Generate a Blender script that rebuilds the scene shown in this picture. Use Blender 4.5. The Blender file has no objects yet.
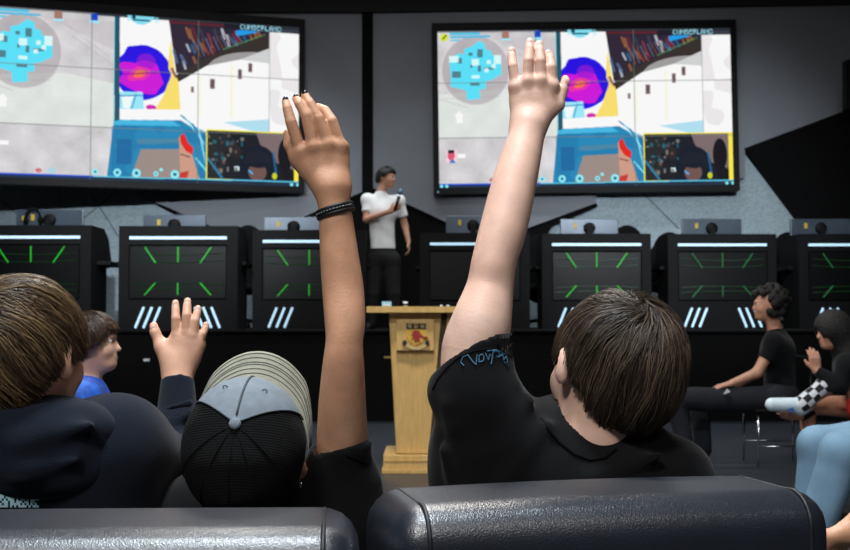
import bpy, math, random
import numpy as np
from mathutils import Vector, Matrix
from mathutils.bvhtree import BVHTree
random.seed(7); rng = np.random.default_rng(11)
C = bpy.context.scene.collection
F = 1100.0; PITCH = math.atan(43/F); CAMZ = 1.0
cp, sp = math.cos(PITCH), math.sin(PITCH)
def ray(px, py):
    x = (px-425)/F; z = (275-py)/F
    return np.array([x, cp - z*sp, sp + z*cp])
def P(px, py, D):
    r = ray(px, py); t = D/r[1]
    return np.array([r[0]*t, D, CAMZ + r[2]*t])
# ---------------------------------------------------------------- materials
def lin(c):
    return tuple((v/255/12.92 if v <= 10 else ((v/255+.055)/1.055)**2.4) for v in c)
MATS = {}
def mat(name, col, rough=.6, metal=0, bump=None, var=None, spec=.5, emit=None, sss=0, coat=0, bumptype='NOISE', sheen=0, stretch=None):
    """bump=(scale,strength)  var=(scale, amount)"""
    m = bpy.data.materials.new(name); m.use_nodes = True
    nt = m.node_tree; b = nt.nodes['Principled BSDF']
    L = lin(col)
    b.inputs['Base Color'].default_value = (*L, 1)
    b.inputs['Roughness'].default_value = rough
    b.inputs['Metallic'].default_value = metal
    b.inputs['Specular IOR Level'].default_value = spec
    if sss:
        b.inputs['Subsurface Weight'].default_value = sss
        b.inputs['Subsurface Radius'].default_value = (.01, .004, .002)
        b.inputs['Subsurface Scale'].default_value = 1
    if coat: b.inputs['Coat Weight'].default_value = coat
    if sheen: b.inputs['Sheen Weight'].default_value = sheen; b.inputs['Sheen Roughness'].default_value = .5
    if emit:
        b.inputs['Emission Color'].default_value = (*lin(emit[0]), 1)
        b.inputs['Emission Strength'].default_value = emit[1]
    tc = nt.nodes.new('ShaderNodeTexCoord')
    src = tc.outputs['Object']
    if stretch:
        mp = nt.nodes.new('ShaderNodeMapping'); mp.inputs['Scale'].default_value = stretch
        nt.links.new(src, mp.inputs[0]); src = mp.outputs[0]
    if var:
        n = nt.nodes.new('ShaderNodeTexNoise'); n.inputs['Scale'].default_value = var[0]; n.inputs['Detail'].default_value = 4
        nt.links.new(src, n.inputs['Vector'])
        mx = nt.nodes.new('ShaderNodeMix'); mx.data_type = 'RGBA'
        a = var[1]
        mx.inputs[6].default_value = (*[v*(1-a) for v in L], 1)
        c2 = lin(var[2]) if len(var) > 2 else [min(1, v*(1+a)) for v in L]
        mx.inputs[7].default_value = (*c2, 1)
        mr = nt.nodes.new('ShaderNodeMapRange'); mr.inputs[1].default_value = .3; mr.inputs[2].default_value = .7
        nt.links.new(n.outputs['Fac'], mr.inputs[0]); nt.links.new(mr.outputs[0], mx.inputs[0])
        nt.links.new(mx.outputs[2], b.inputs['Base Color'])
    if bump:
        if bumptype == 'NOISE':
            n = nt.nodes.new('ShaderNodeTexNoise'); n.inputs['Scale'].default_value = bump[0]; n.inputs['Detail'].default_value = 3; o = n.outputs['Fac']
        elif bumptype == 'VORONOI':
            n = nt.nodes.new('ShaderNodeTexVoronoi'); n.feature = 'SMOOTH_F1'; n.inputs['Scale'].default_value = bump[0]; o = n.outputs['Distance']
        else:
            n = nt.nodes.new('ShaderNodeTexWave'); n.inputs['Scale'].default_value = bump[0]; n.inputs['Distortion'].default_value = .6; o = n.outputs['Fac']
            n.bands_direction = bumptype[-1]
        nt.links.new(src, n.inputs['Vector'])
        bp = nt.nodes.new('ShaderNodeBump'); bp.inputs['Strength'].default_value = bump[1]; bp.inputs['Distance'].default_value = .002 if len(bump) < 3 else bump[2]
        nt.links.new(o, bp.inputs['Height']); nt.links.new(bp.outputs[0], b.inputs['Normal'])
    MATS[name] = m
    return m
def vcol_mat(name, rough=.4, emit=0, spec=.5):
    m = bpy.data.materials.new(name); m.use_nodes = True
    nt = m.node_tree; b = nt.nodes['Principled BSDF']
    a = nt.nodes.new('ShaderNodeAttribute'); a.attribute_name = 'Col'
    if emit:
        b.inputs['Base Color'].default_value = (.004, .004, .004, 1)
        nt.links.new(a.outputs['Color'], b.inputs['Emission Color']); b.inputs['Emission Strength'].default_value = emit
    else:
        nt.links.new(a.outputs['Color'], b.inputs['Base Color'])
    b.inputs['Roughness'].default_value = rough; b.inputs['Specular IOR Level'].default_value = spec
    return m
# ---------------------------------------------------------------- objects
def tag(o, label=None, cat=None, group=None, kind=None):
    if label: o['label'] = label
    if cat: o['category'] = cat
    if group: o['group'] = group
    if kind: o['kind'] = kind
    return o
def empty(name, loc=(0, 0, 0), rz=0):
    o = bpy.data.objects.new(name, None); C.objects.link(o)
    o.location = loc; o.rotation_euler = (0, 0, rz); o.empty_display_size = .1
    return o
def obj(name, vf, m, parent=None, smooth=False, cols=None):
    """vf in world coordinates (or local of parent when parent is unrotated/at local)"""
    v, f = vf
    me = bpy.data.meshes.new(name)
    if isinstance(v, np.ndarray): v = v.tolist()
    me.from_pydata(v, [], [list(map(int, q)) for q in f] if not isinstance(f, np.ndarray) else f.tolist())
    for mm in (m if isinstance(m, (list, tuple)) else [m]): me.materials.append(mm)
    if smooth: me.polygons.foreach_set('use_smooth', [True]*len(me.polygons))
    if cols is not None:
        a = me.color_attributes.new('Col', 'FLOAT_COLOR', 'POINT')
        a.data.foreach_set('color', np.asarray(cols, dtype=np.float32).ravel())
    me.update()
    o = bpy.data.objects.new(name, me); C.objects.link(o)
    if parent is not None:
        o.parent = parent
        if parent.get('_w'):        # parts given in world coordinates
            o.matrix_parent_inverse = parent.matrix_basis.inverted()
    return o
def merge(*vfs):
    V = []; Fc = []; n = 0
    for v, f in vfs:
        V += [tuple(q) for q in v]; Fc += [tuple(int(i)+n for i in q) for q in f]; n += len(v)
    return V, Fc
def box(x0, x1, y0, y1, z0, z1, bev=0):
    if bev:
        b = bev; vs = []
        # chamfered box: 24 verts
        import bmesh
        bm = bmesh.new(); bmesh.ops.create_cube(bm, size=1)
        for v in bm.verts:
            v.co = Vector((x0+(v.co.x+.5)*(x1-x0), y0+(v.co.y+.5)*(y1-y0), z0+(v.co.z+.5)*(z1-z0)))
        bmesh.ops.bevel(bm, geom=bm.edges[:], offset=b, segments=2, affect='EDGES', profile=.7)
        bm.verts.ensure_lookup_table()
        V = [tuple(v.co) for v in bm.verts]; Fc = [[v.index for v in f.verts] for f in bm.faces]
        bm.free(); return V, Fc
    V = [(x, y, z) for z in (z0, z1) for y in (y0, y1) for x in (x0, x1)]
    return V, [(0, 2, 3, 1), (4, 5, 7, 6), (0, 1, 5, 4), (2, 6, 7, 3), (0, 4, 6, 2), (1, 3, 7, 5)]
def prism(pts, axis, t0, t1):
    """polygon pts (a,b) extruded along axis ('y': (x,z) pts; 'x': (y,z); 'z': (x,y))"""
    n = len(pts)
    def mk(p, t): return {'y': (p[0], t, p[1]), 'x': (t, p[0], p[1]), 'z': (p[0], p[1], t)}[axis]
    V = [mk(p, t0) for p in pts]+[mk(p, t1) for p in pts]
    return V, [tuple(range(n)), tuple(range(2*n-1, n-1, -1))]+[(i, i+n, (i+1) % n+n, (i+1) % n) for i in range(n)]
def pixprism(pix, D, th):
    """outline traced on the wall plane at depth D, given real thickness th behind it"""
    pts = [P(x, y, D) for x, y in pix]
    return prism([(p[0], p[2]) for p in pts], 'y', D, D+th)
def tube(pts, r, n=8, closed=False, caps=True):
    pts = [np.array(p, float) for p in pts]; m = len(pts)
    rs = r if isinstance(r, (list, tuple, np.ndarray)) else [r]*m
    V = []; Fc = []; prev = None
    for i in range(m):
        if closed: t = pts[(i+1) % m]-pts[i-1]
        else: t = pts[min(i+1, m-1)]-pts[max(i-1, 0)]
        t = t/np.linalg.norm(t)
        a = np.array([0, 0, 1.]) if prev is None else prev
        if abs(a@t) > .95: a = np.array([1., 0, 0])
        a = a-(a@t)*t; a /= np.linalg.norm(a); prev = a; b = np.cross(t, a)
        for k in range(n):
            an = 2*math.pi*k/n; V.append(tuple(pts[i]+rs[i]*(math.cos(an)*a+math.sin(an)*b)))
    for i in range(m if closed else m-1):
        j = (i+1) % m
        for k in range(n):
            Fc.append((i*n+k, i*n+(k+1) % n, j*n+(k+1) % n, j*n+k))
    if caps and not closed: Fc += [tuple(range(n-1, -1, -1)), tuple(range((m-1)*n, m*n))]
    return V, Fc
def ball(c, r, R=None, nu=16, nv=10):
    r = np.array(r if hasattr(r, '__len__') else (r, r, r), float); V = []; Fc = []
    for j in range(nv+1):
        th = math.pi*j/nv
        for i in range(nu):
            ph = 2*math.pi*i/nu
            q = r*np.array([math.sin(th)*math.cos(ph), math.sin(th)*math.sin(ph), math.cos(th)])
            if R is not None: q = R@q
            V.append(tuple(np.array(c)+q))
    for j in range(nv):
        for i in range(nu): Fc.append((j*nu+i, (j+1)*nu+i, (j+1)*nu+(i+1) % nu, j*nu+(i+1) % nu))
    return V, Fc
def copy_tree(o, parent=None):
    c = o.copy(); C.objects.link(c)
    if parent is not None: c.parent = parent
    for ch in [q for q in bpy.data.objects if q.parent == o]: copy_tree(ch, c)
    return c
def ws(name, label, cat, loc, group=None):
    """a thing whose parts are given in world coordinates"""
    o = empty(name, loc); o['_w'] = 1; tag(o, label, cat, group); return o
# ---------------------------------------------------------------- implicit surfaces
def nrm(v): v = np.asarray(v, float); return v/np.linalg.norm(v)
class Field:
    def __init__(s): s.ops = []
    def cone(s, a, b, r1, r2, k=.01, flat=None, cap=False, op='u'):
        a = np.asarray(a, float); b = np.asarray(b, float); ba = b-a; L2 = ba@ba; L = math.sqrt(L2)
        def f(X, Y, Z):
            x, y, z = X-a[0], Y-a[1], Z-a[2]
            if flat is not None:
                n = flat[0]; d = (x*n[0]+y*n[1]+z*n[2])*(1/flat[1]-1)
                x = x+n[0]*d; y = y+n[1]*d; z = z+n[2]*d
            t0 = (x*ba[0]+y*ba[1]+z*ba[2])/L2; t = np.clip(t0, 0, 1)
            d = np.sqrt((x-ba[0]*t)**2+(y-ba[1]*t)**2+(z-ba[2]*t)**2)-(r1+(r2-r1)*t)
            if cap: d = np.maximum(d, (t0-1)*L)
            return d
        R = max(r1, r2)
        if op == 'u': s.ops.append(['u', k, f, np.minimum(a, b)-R, np.maximum(a, b)+R])
        else: s.ops.append([op, k, f, np.minimum(a, b)-R, np.maximum(a, b)+R])
        return s
    def ell(s, c, r, R=None, k=.01, op='u'):
        c = np.asarray(c, float); r = np.array(r if hasattr(r, '__len__') else (r, r, r), float); M = np.eye(3) if R is None else R
        def f(X, Y, Z):
            x, y, z = X-c[0], Y-c[1], Z-c[2]
            q = [(x*M[0, i]+y*M[1, i]+z*M[2, i]) for i in range(3)]
            k0 = np.sqrt(sum((q[i]/r[i])**2 for i in range(3))); k1 = np.sqrt(sum((q[i]/r[i]**2)**2 for i in range(3)))+1e-9
            return k0*(k0-1)/k1
        R_ = r.max(); s.ops.append([op, k, f, c-R_, c+R_]); return s
    def plane(s, p, n, k=.004):
        p = np.asarray(p, float); n = nrm(n)
        s.ops.append(['i', k, lambda X, Y, Z: (X-p[0])*n[0]+(Y-p[1])*n[1]+(Z-p[2])*n[2], None, None]); return s
    def disp(s, f): s.ops.append(['d', 0, f, None, None]); return s
    def chain(s, pts, rs, k=.01, flat=None, cap=False):
        # one smooth polyline of varying radius (no swelling at its joints)
        pts = np.array(pts, float); rs = np.array(rs, float); n = len(pts); T = np.linspace(0, n-1, (n-1)*9+1)
        def cr(A):
            o = []
            for t_ in T:
                i = min(int(t_), n-2); u = t_-i; a = A[max(i-1, 0)]; b = A[i]; c = A[i+1]; d = A[min(i+2, n-1)]
                o.append(.5*(2*b+(c-a)*u+(2*a-5*b+4*c-d)*u*u+(3*b-a-3*c+d)*u**3))
            return np.array(o)
        p2, r2 = cr(pts), cr(rs); tmp = Field()
        for i in range(len(p2)-1): tmp.cone(p2[i], p2[i+1], r2[i], r2[i+1], 0)
        fs = [o[2] for o in tmp.ops]
        def f(X, Y, Z):
            d = fs[0](X, Y, Z)
            for g in fs[1:]: d = np.minimum(d, g(X, Y, Z))
            return d
        s.ops.append(['u', k, f, p2.min(0)-r2.max(), p2.max(0)+r2.max()])
        return s
    def mesh(s, h):
        us = [o for o in s.ops if o[0] == 'u']
        lo = np.min([o[3] for o in us], 0)-3*h-.004; hi = np.max([o[4] for o in us], 0)+3*h+.004
        ax = [np.arange(lo[i], hi[i]+h, h) for i in range(3)]
        D = np.full([len(a) for a in ax], .08, np.float32)
        for op, k, f, a, b in s.ops:
            if a is None: sl = [slice(None)]*3
            else:
                m = k+4*h+.006; sl = []
                for i in range(3):
                    i0 = max(0, int((a[i]-m-lo[i])/h)); i1 = min(len(ax[i]), int((b[i]+m-lo[i])/h)+2); sl.append(slice(i0, max(i1, i0+1)))
            X = ax[0][sl[0]][:, None, None]; Y = ax[1][sl[1]][None, :, None]; Z = ax[2][sl[2]][None, None, :]
            d = f(X, Y, Z); S = tuple(sl); c = D[S]
            if op == 'u':
                hh = np.maximum(k-np.abs(c-d), 0)/max(k, 1e-6); D[S] = np.minimum(c, d)-hh*hh*k*.25
            elif op == 'd': D[S] = c+d
            else:
                if op == 's': d = -d
                hh = np.maximum(k-np.abs(c-d), 0)/max(k, 1e-6); D[S] = np.maximum(c, d)+hh*hh*k*.25
        return nets(D, lo, h)
def nets(D, lo, h):
    n = D.shape; s = D < 0
    def cs(o, A): return A[o[0]:n[0]-1+o[0], o[1]:n[1]-1+o[1], o[2]:n[2]-1+o[2]]
    corners = [(i, j, k) for i in (0, 1) for j in (0, 1) for k in (0, 1)]
    cnt = sum(cs(c, s).astype(np.int8) for c in corners)
    act = (cnt > 0) & (cnt < 8); I = np.argwhere(act)
    base = tuple(I.T); pos = np.zeros((len(I), 3)); num = np.zeros(len(I))
    for a in corners:
        for axx in range(3):
            if a[axx]: continue
            b = list(a); b[axx] = 1
            fa = D[base[0]+a[0], base[1]+a[1], base[2]+a[2]]; fb = D[base[0]+b[0], base[1]+b[1], base[2]+b[2]]
            cr = (fa < 0) != (fb < 0); t = np.where(cr, fa/(fa-fb+1e-12), 0)
            q = np.tile(np.array(a, float), (len(I), 1)); q[:, axx] += t
            pos += q*cr[:, None]; num += cr
    V = lo+(I+pos/num[:, None])*h
    idx = -np.ones(act.shape, np.int64); idx[base] = np.arange(len(I)); Fs = []
    for axx in range(3):
        sl0 = [slice(1, -1)]*3; sl1 = [slice(1, -1)]*3; sl0[axx] = slice(0, n[axx]-1); sl1[axx] = slice(1, n[axx])
        a = s[tuple(sl0)]; b = s[tuple(sl1)]; E = np.argwhere(a != b)
        if not len(E): continue
        sg = a[tuple(E.T)]; off = np.ones(3, int); off[axx] = 0; E = E+off
        u, v = (axx+1) % 3, (axx+2) % 3; eu = np.zeros(3, int); eu[u] = 1; ev = np.zeros(3, int); ev[v] = 1
        g = lambda q: idx[q[:, 0], q[:, 1], q[:, 2]]
        Q = np.stack([g(E-eu-ev), g(E-ev), g(E), g(E-eu)], 1); Q[~sg] = Q[~sg][:, ::-1]; Fs.append(Q)
    return V, np.concatenate(Fs)
def nmerge(*vfs):
    V = []; Fc = []; n = 0
    for v, f in vfs: V.append(np.asarray(v, float)); Fc += [tuple(int(i)+n for i in q) for q in (f.tolist() if isinstance(f, np.ndarray) else f)]; n += len(v)
    return np.concatenate(V).tolist(), Fc
def folds(amp, sc, seed=0, dirv=(0, 0, 1)):
    r = np.random.default_rng(seed); ks = [(nrm(r.normal(size=3))*sc*r.uniform(.6, 1.6), r.uniform(0, 6)) for _ in range(6)]
    def f(X, Y, Z):
        w = np.sin(X*sc*.5+Y*sc*.3+1.3*seed)*1.5; o = 0
        for k, p in ks: o = o+np.sin(X*k[0]+Y*k[1]+Z*k[2]+p+w)
        return (amp*o/3).astype(np.float32) if hasattr(o, 'astype') else o
    return f
# ---------------------------------------------------------------- heads, hands, hair
def frame(fwd, up):
    u = nrm(up); f = np.asarray(fwd, float); f = nrm(f-(f@u)*u); l = np.cross(u, f)
    return np.stack([l, f, u], 1)     # columns: left, forward, up
def head_ops(S, c, R, s, neck=None, nr=.05):
    w = lambda *p: np.asarray(c)+R@(np.array(p)*s)
    S.ell(w(0, -.012, .03), np.array((.074, .093, .083))*s, R, 0)
    S.ell(w(0, .03, -.03), np.array((.058, .062, .085))*s, R, .03*s)
    S.ell(w(0, .06, -.088), np.array((.026, .026, .02))*s, R, .03*s)
    for q in (1, -1):
        S.ell(w(q*.034, .054, -.03), .025*s, R, .02*s)
        S.ell(w(q*.03, .098, .003), np.array((.015, .009, .010))*s, R, .012*s, op='s')
    S.ell(w(0, .085, .02), np.array((.045, .012, .01))*s, R, .014*s)
    S.cone(w(0, .088, .0), w(0, .101, -.030), .007*s, .011*s, .012*s)
    S.ell(w(0, .085, -.056), np.array((.02, .009, .005))*s, R, .008*s)
    S.ell(w(0, .083, -.065), np.array((.017, .009, .006))*s, R, .008*s)
    for q in (1, -1):
        S.ell(w(q*.081, -.008, -.008), np.array((.014, .016, .032))*s, R, .006*s)
        S.ell(w(q*.092, .002, -.004), np.array((.008, .008, .018))*s, R, .004*s, op='s')
    if neck is not None: S.cone(w(0, -.02, -.05), neck, nr*s, nr*1.05*s, .03*s)
def eyes(parent, c, R, s, white, iris):
    w = lambda *p: np.asarray(c)+R@(np.array(p)*s)
    for q in (1, -1):
        e = obj('eye', ball(w(q*.03, .0755, .003), .0112*s, R, 10, 8), white, parent, True)
        obj('iris', ball(w(q*.031, .0815, .003), .0064*s, R, 8, 6), iris, e, True)
def hand_ops(S, w, d, th, n, s=1, curl=.3, k=.004, spread=.12):
    """w wrist point, d direction of fingers, th direction of the thumb side; n the way the palm faces"""
    d = nrm(d); th = nrm(np.asarray(th)-(np.asarray(th)@d)*d); n0 = np.cross(d, th); n = n0 if n0@np.asarray(n) > 0 else -n0
    w = np.asarray(w, float)
    offs = [(.030, .088, .074), (.010, .092, .083), (-.010, .088, .077), (-.028, .080, .060)]
    for i, (o, m, L) in enumerate(offs):
        mcp = w+(th*o+d*m)*s
        S.cone(w+th*o*.6*s, mcp, .014*s, .0105*s, .012*s)
        a = curl*.6; p = mcp; ang = (o*spread*30)
        for seg, rr in ((.45, (.0095, .0085)), (.3, (.0085, .0075)), (.25, (.0075, .006))):
            dirv = d*math.cos(a)*math.cos(ang*.3)+th*math.sin(ang*.3)+n*math.sin(a)
            q = p+nrm(dirv)*L*seg*s; S.cone(p, q, rr[0]*s, rr[1]*s, k if p is not mcp else .006); p = q; a += curl
    t0 = w+(th*.022+d*.02)*s; t1 = w+(th*.05+d*.055+n*.012)*s; t2 = w+(th*.062+d*.085+n*.018)*s
    S.cone(t0, t1, .014*s, .0115*s, .012*s); S.cone(t1, t2, .011*s, .0085*s, .006*s)
def hairmap(dirs, r, rzd, n2=3.0):
    z = dirs[..., 2]; az = np.arctan2(dirs[..., 1], dirs[..., 0]); zz = np.abs(np.clip(z, -.999, .999))
    n = np.where(z >= 0, 2.0, n2); h = (1-zz**n)**(1/n)
    return np.stack([r[0]*h*np.cos(az), r[1]*h*np.sin(az), np.where(z >= 0, r[2], rzd)*z], -1)
def hair(name_parent, c, R, r, rzd, crown, limit, N, mats_, length=1.9, swirl=1.2, width=.0008, seed=1, col0=(60, 46, 34), col1=(120, 95, 65), off=(0, 0, 0), puff=.06, grav=.35, n2=3.0, clump=.75, name='hair'):
    g = np.random.default_rng(seed); crown = nrm(crown); c = np.asarray(c)+R@np.array(off)
    d = g.normal(size=(N, 3)); d /= np.linalg.norm(d, axis=1)[:, None]
    ok = d[:, 2] > limit(np.arctan2(d[:, 1], d[:, 0]))-.02
    d = d[ok]; N = len(d); M = 13
    Lr = length*g.uniform(.55, 1.0, N); lift = 1+puff*g.uniform(-.6, 1.0, N)
    # clumps share direction noise
    pts = []; wid = []; alive = np.ones(N); cur = d.copy(); ph = g.uniform(0, 6.28, N)
    for i in range(M):
        t = i/(M-1)
        p = hairmap(cur, r, rzd, n2)
        rise = lift*(.95+.07*min(1, t*3))
        pts.append(c+(p*rise[:, None]+g.normal(size=(N, 3))*.0006)@R.T)
        wid.append(width*(1-.75*t**2)*(alive*.97+.03))
        cd = cur@crown; ang = np.arccos(np.clip(cd, -1, 1)); away = cur*cd[:, None]-crown; away /= np.linalg.norm(away, axis=1)[:, None]+1e-6
        side = np.cross(cur, away)
        sw = swirl*np.exp(-ang/.6)+.35*np.sin(cur[:, 0]*9+cur[:, 1]*7+seed)*np.sin(cur[:, 2]*8+2)+.18*np.sin(cur[:, 0]*31+cur[:, 2]*23)+.12*np.sin(ph)
        v = away*np.cos(sw)[:, None]+side*np.sin(sw)[:, None]
        dn = np.array([0, 0, -1.])-cur*(-cur[:, 2])[:, None]; dn /= np.linalg.norm(dn, axis=1)[:, None]+1e-6
        wg = (grav*np.clip(ang-.4, 0, 1))[:, None]
        v = v*(1-wg)+dn*wg; v /= np.linalg.norm(v, axis=1)[:, None]
        alive = alive*(cur[:, 2] > limit(np.arctan2(cur[:, 1], cur[:, 0]))+g.uniform(-.08, .03, N))
        cur = cur+v*(Lr/(M-1)*alive)[:, None]; cur /= np.linalg.norm(cur, axis=1)[:, None]
    Pn = np.stack(pts, 1); W = np.stack(wid, 1)           # N,M,3
    K = max(40, N//22); gi = g.choice(N, K, replace=False); near = np.concatenate([np.argmin(((d[q:q+1500, None]-d[None, gi])**2).sum(-1), 1) for q in range(0, N, 1500)])
    tt = (np.linspace(0, 1, M)**.8*clump)[None, :, None]; G_ = Pn[gi][near]; offs = (Pn[:, :1]-G_[:, :1])
    Pn = Pn*(1-tt)+(G_+offs*.35)*tt; rr_ = g.uniform(.992, 1.012, K)[near][:, None, None]; Pn = c+(Pn-c)*(1+(rr_-1)*np.linspace(0, 1, M)[None, :, None]*1.5)
    T = np.gradient(Pn, axis=1); T /= np.linalg.norm(T, axis=2)[:, :, None]+1e-7
    out = Pn-c; out /= np.linalg.norm(out, axis=2)[:, :, None]
    S1 = np.cross(T, out); S1 /= np.linalg.norm(S1, axis=2)[:, :, None]+1e-7; U = np.cross(S1, T)
    V = np.stack([Pn+S1*W[..., None], Pn+U*W[..., None]*.9, Pn-S1*W[..., None]], 2).reshape(-1, 3)
    base = (np.arange(N)*M*3)[:, None, None]+(np.arange(M-1)*3)[None, :, None]
    Fq = np.concatenate([base+np.array([0, 1, 4, 3]), base+np.array([1, 2, 5, 4]), base+np.array([2, 0, 3, 5])], 1).reshape(-1, 4)
    tint = g.uniform(0, 1, N)**2.2; c0 = np.array(lin(col0)); c1 = np.array(lin(col1))
    colr = c0[None]*(1-tint[:, None])+c1[None]*tint[:, None]
    cols = np.concatenate([np.repeat(colr, M*3, 0), np.ones((N*M*3, 1))], 1)
    # under layer
    nu, nv = 48, 30; Vb = []; Fb = []
    for j in range(nv+1):
        for i in range(nu):
            az = 2*math.pi*i/nu-math.pi; lim = float(limit(np.array([az]))[0]); z = 1-(1-lim)*(j/nv)
            z = max(min(z, .9995), -.97); hh = math.sqrt(1-z*z); Vb.append((hh*math.cos(az), hh*math.sin(az), z))
    Vb = c+(hairmap(np.array(Vb), r, rzd, n2)*.955)@R.T
    for j in range(nv):
        for i in range(nu): Fb.append((j*nu+i, (j+1)*nu+i, (j+1)*nu+(i+1) % nu, j*nu+(i+1) % nu))
    colb = np.tile(np.array([*[q*.8 for q in lin(col0)], 1.]), (len(Vb), 1))
    V2 = np.concatenate([V, Vb]); F2 = Fq.tolist()+[tuple(int(k)+len(V) for k in q) for q in Fb]
    return obj(name, (V2.tolist(), F2), mats_, name_parent, True, np.concatenate([cols, colb]))
def bvh(o):
    return BVHTree.FromPolygons([v.co for v in o.data.vertices], [tuple(p.vertices) for p in o.data.polygons])
def onto(B, px, py, out=.0012):
    r = Vector(ray(px, py)).normalized(); h = B.ray_cast(Vector((0, 0, CAMZ)), r)
    if h[0] is None: return None
    n = h[1] if h[1].dot(r) < 0 else -h[1]
    return np.array(h[0]+n*out)
# ================================================================ materials
M_floor = mat('floor_vinyl', (44, 49, 57), .38, bump=(60, .1), var=(3, .15))
M_wall = mat('smooth_grey_wall', (124, 127, 134), .85, bump=(120, .1), var=(1.5, .06))
M_conc = mat('speckled_concrete', (152, 168, 176), .9, bump=(60, .3), var=(45, .2))
M_dark = mat('dark_wall', (30, 30, 32), .9, bump=(30, .1), var=(2, .1))
M_black = mat('matt_black', (6, 6, 7), .9, spec=.15, bump=(80, .1), var=(6, .15))
M_black2 = mat('black_laminate', (8, 8, 9), .6, spec=.15, bump=(120, .05), var=(8, .1))
M_glossy = mat('black_panel', (4, 4, 5), .35, spec=.25, var=(4, .1))
M_bezel = mat('screen_bezel', (9, 9, 10), .6, bump=(200, .05), var=(10, .1), spec=.2)
M_seam = mat('wall_seam', (62, 70, 76), .9, var=(10, .1))
M_wood = mat('light_maple', (212, 172, 104), .45, bump=(40, .1), var=(14, .12), stretch=(3, 3, .5))
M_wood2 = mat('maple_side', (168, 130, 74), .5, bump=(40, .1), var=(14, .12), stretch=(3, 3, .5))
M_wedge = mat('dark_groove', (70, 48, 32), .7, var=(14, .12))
M_chrome = mat('chrome', (190, 195, 200), .2, 1, var=(10, .05))
M_led = mat('white_led', (190, 220, 240), .4, emit=((170, 206, 230), .8))
M_green = mat('green_led', (20, 160, 30), .4, emit=((36, 160, 36), .6))
M_green2 = mat('dim_green_led', (20, 90, 40), .4, emit=((30, 92, 52), .5))
M_green3 = mat('faint_green_line', (8, 40, 14), .4, emit=((14, 56, 22), .5))
M_mon = mat('monitor_back', (70, 80, 92), .3, metal=.3, var=(5, .15))
M_yellow = mat('yellow_plastic', (190, 160, 30), .5, var=(20, .1))
M_leather = mat('black_leather', (27, 31, 40), .33, bump=(640, .34, .0012), bumptype='VORONOI', spec=.95, var=(30, .1))
M_thread = mat('leather_piping', (26, 28, 33), .5, bump=(300, .3), var=(30, .1))
M_ceil = mat('ceiling_board', (40, 40, 42), .9, bump=(30, .1), var=(3, .1))
M_lampg = mat('lamp_diffuser', (240, 240, 240), .5, emit=((255, 252, 245), 3))
M_white = mat('white_plastic', (215, 220, 224), .4, var=(20, .05))
M_cyanp = mat('pale_blue_card', (150, 205, 225), .6, var=(20, .05))
M_red = mat('crest_red', (150, 40, 36), .6, var=(30, .1))
M_gold = mat('crest_gold', (214, 168, 60), .55, var=(30, .1))
M_ink = mat('crest_black', (40, 36, 34), .6, var=(30, .1))
M_scroll = mat('crest_scroll', (205, 178, 120), .6, var=(30, .1))
# ================================================================ room shell
def struct(name, vf, m): return tag(obj(name, vf, m), kind='structure')
WD = 13.8
struct('floor', box(-7.5, 7.5, -4, WD+.3, -.1, 0), M_floor)
struct('ceiling', box(-7.5, 7.5, -4, WD+.3, 5.6, 5.7), M_ceil)
struct('wall_left', box(-7.7, -7.5, -4, WD+.3, 0, 5.6), M_dark)
struct('wall_right', box(7.5, 7.7, -4, WD+.3, 0, 5.6), M_dark)
struct('wall_rear', box(-7.7, 7.7, -4.2, -4, 0, 5.6), M_dark)
struct('wall_back', box(-7.5, 7.5, WD+.1, WD+.3, 0, 5.6), M_conc)
struct('stage', merge(box(-7.4, 7.4, 10.7, WD+.08, 0, .86), box(-7.4, 7.4, 10.66, WD+.08, .86, .88)), M_black)
seam = [tube([P(a, b, WD+.1), P(c, d, WD+.1)], .006, 4) for a, b, c, d in
        [(60, 238, 118, 190), (-10, 190, 30, 225), (92, 195, 118, 236), (640, 190, 679, 229), (596, 205, 560, 219), (641, 192, 700, 130), (60, 186, 60, 240)]]
struct('trim_1', merge(*seam), M_seam)
# smooth upper wall with a zigzag lower edge
up = [(-120, -130), (362, -130), (362, 192), (258, 236), (234, 236), (136, 194), (136, 160), (-120, 160)]
struct('trim_2', pixprism(up, WD+.0, .12), M_wall)
up2 = [(373, -130), (900, -130), (900, 96), (745, 149), (745, 178), (596, 186), (596, 203), (525, 229), (446, 222), (373, 188)]
struct('trim_3', pixprism(up2, WD+.0, .12), M_wall)
struct('trim_4', pixprism([(362, 12), (373, 12), (373, 240), (362, 240)], WD-.03, .1), M_black)
struct('trim_5', pixprism([(-120, -140), (900, -140), (900, 3), (361, 12), (-120, 12)], WD-.06, .08), M_dark)
struct('trim_6', pixprism([(258, 240), (362, 193), (373, 189), (446, 222), (525, 229), (536, 245), (524, 262), (524, 345), (258, 345)], WD+.05, .08), M_black)
struct('trim_7', pixprism([(524, 229), (596, 203), (598, 206), (553, 226), (536, 252), (524, 262)], WD+.03, .1), M_black)
struct('trim_8', pixprism([(745, 148), (900, 90), (900, 222), (801, 222)], WD-.05, .2), M_black)
struct('shade_strip', pixprism([(137, 194), (236, 233), (252, 240), (220, 240), (200, 228)], WD+.04, .1), M_black)  # black strip stands in for the shaded underside and shadow of the sloping edge
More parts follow.
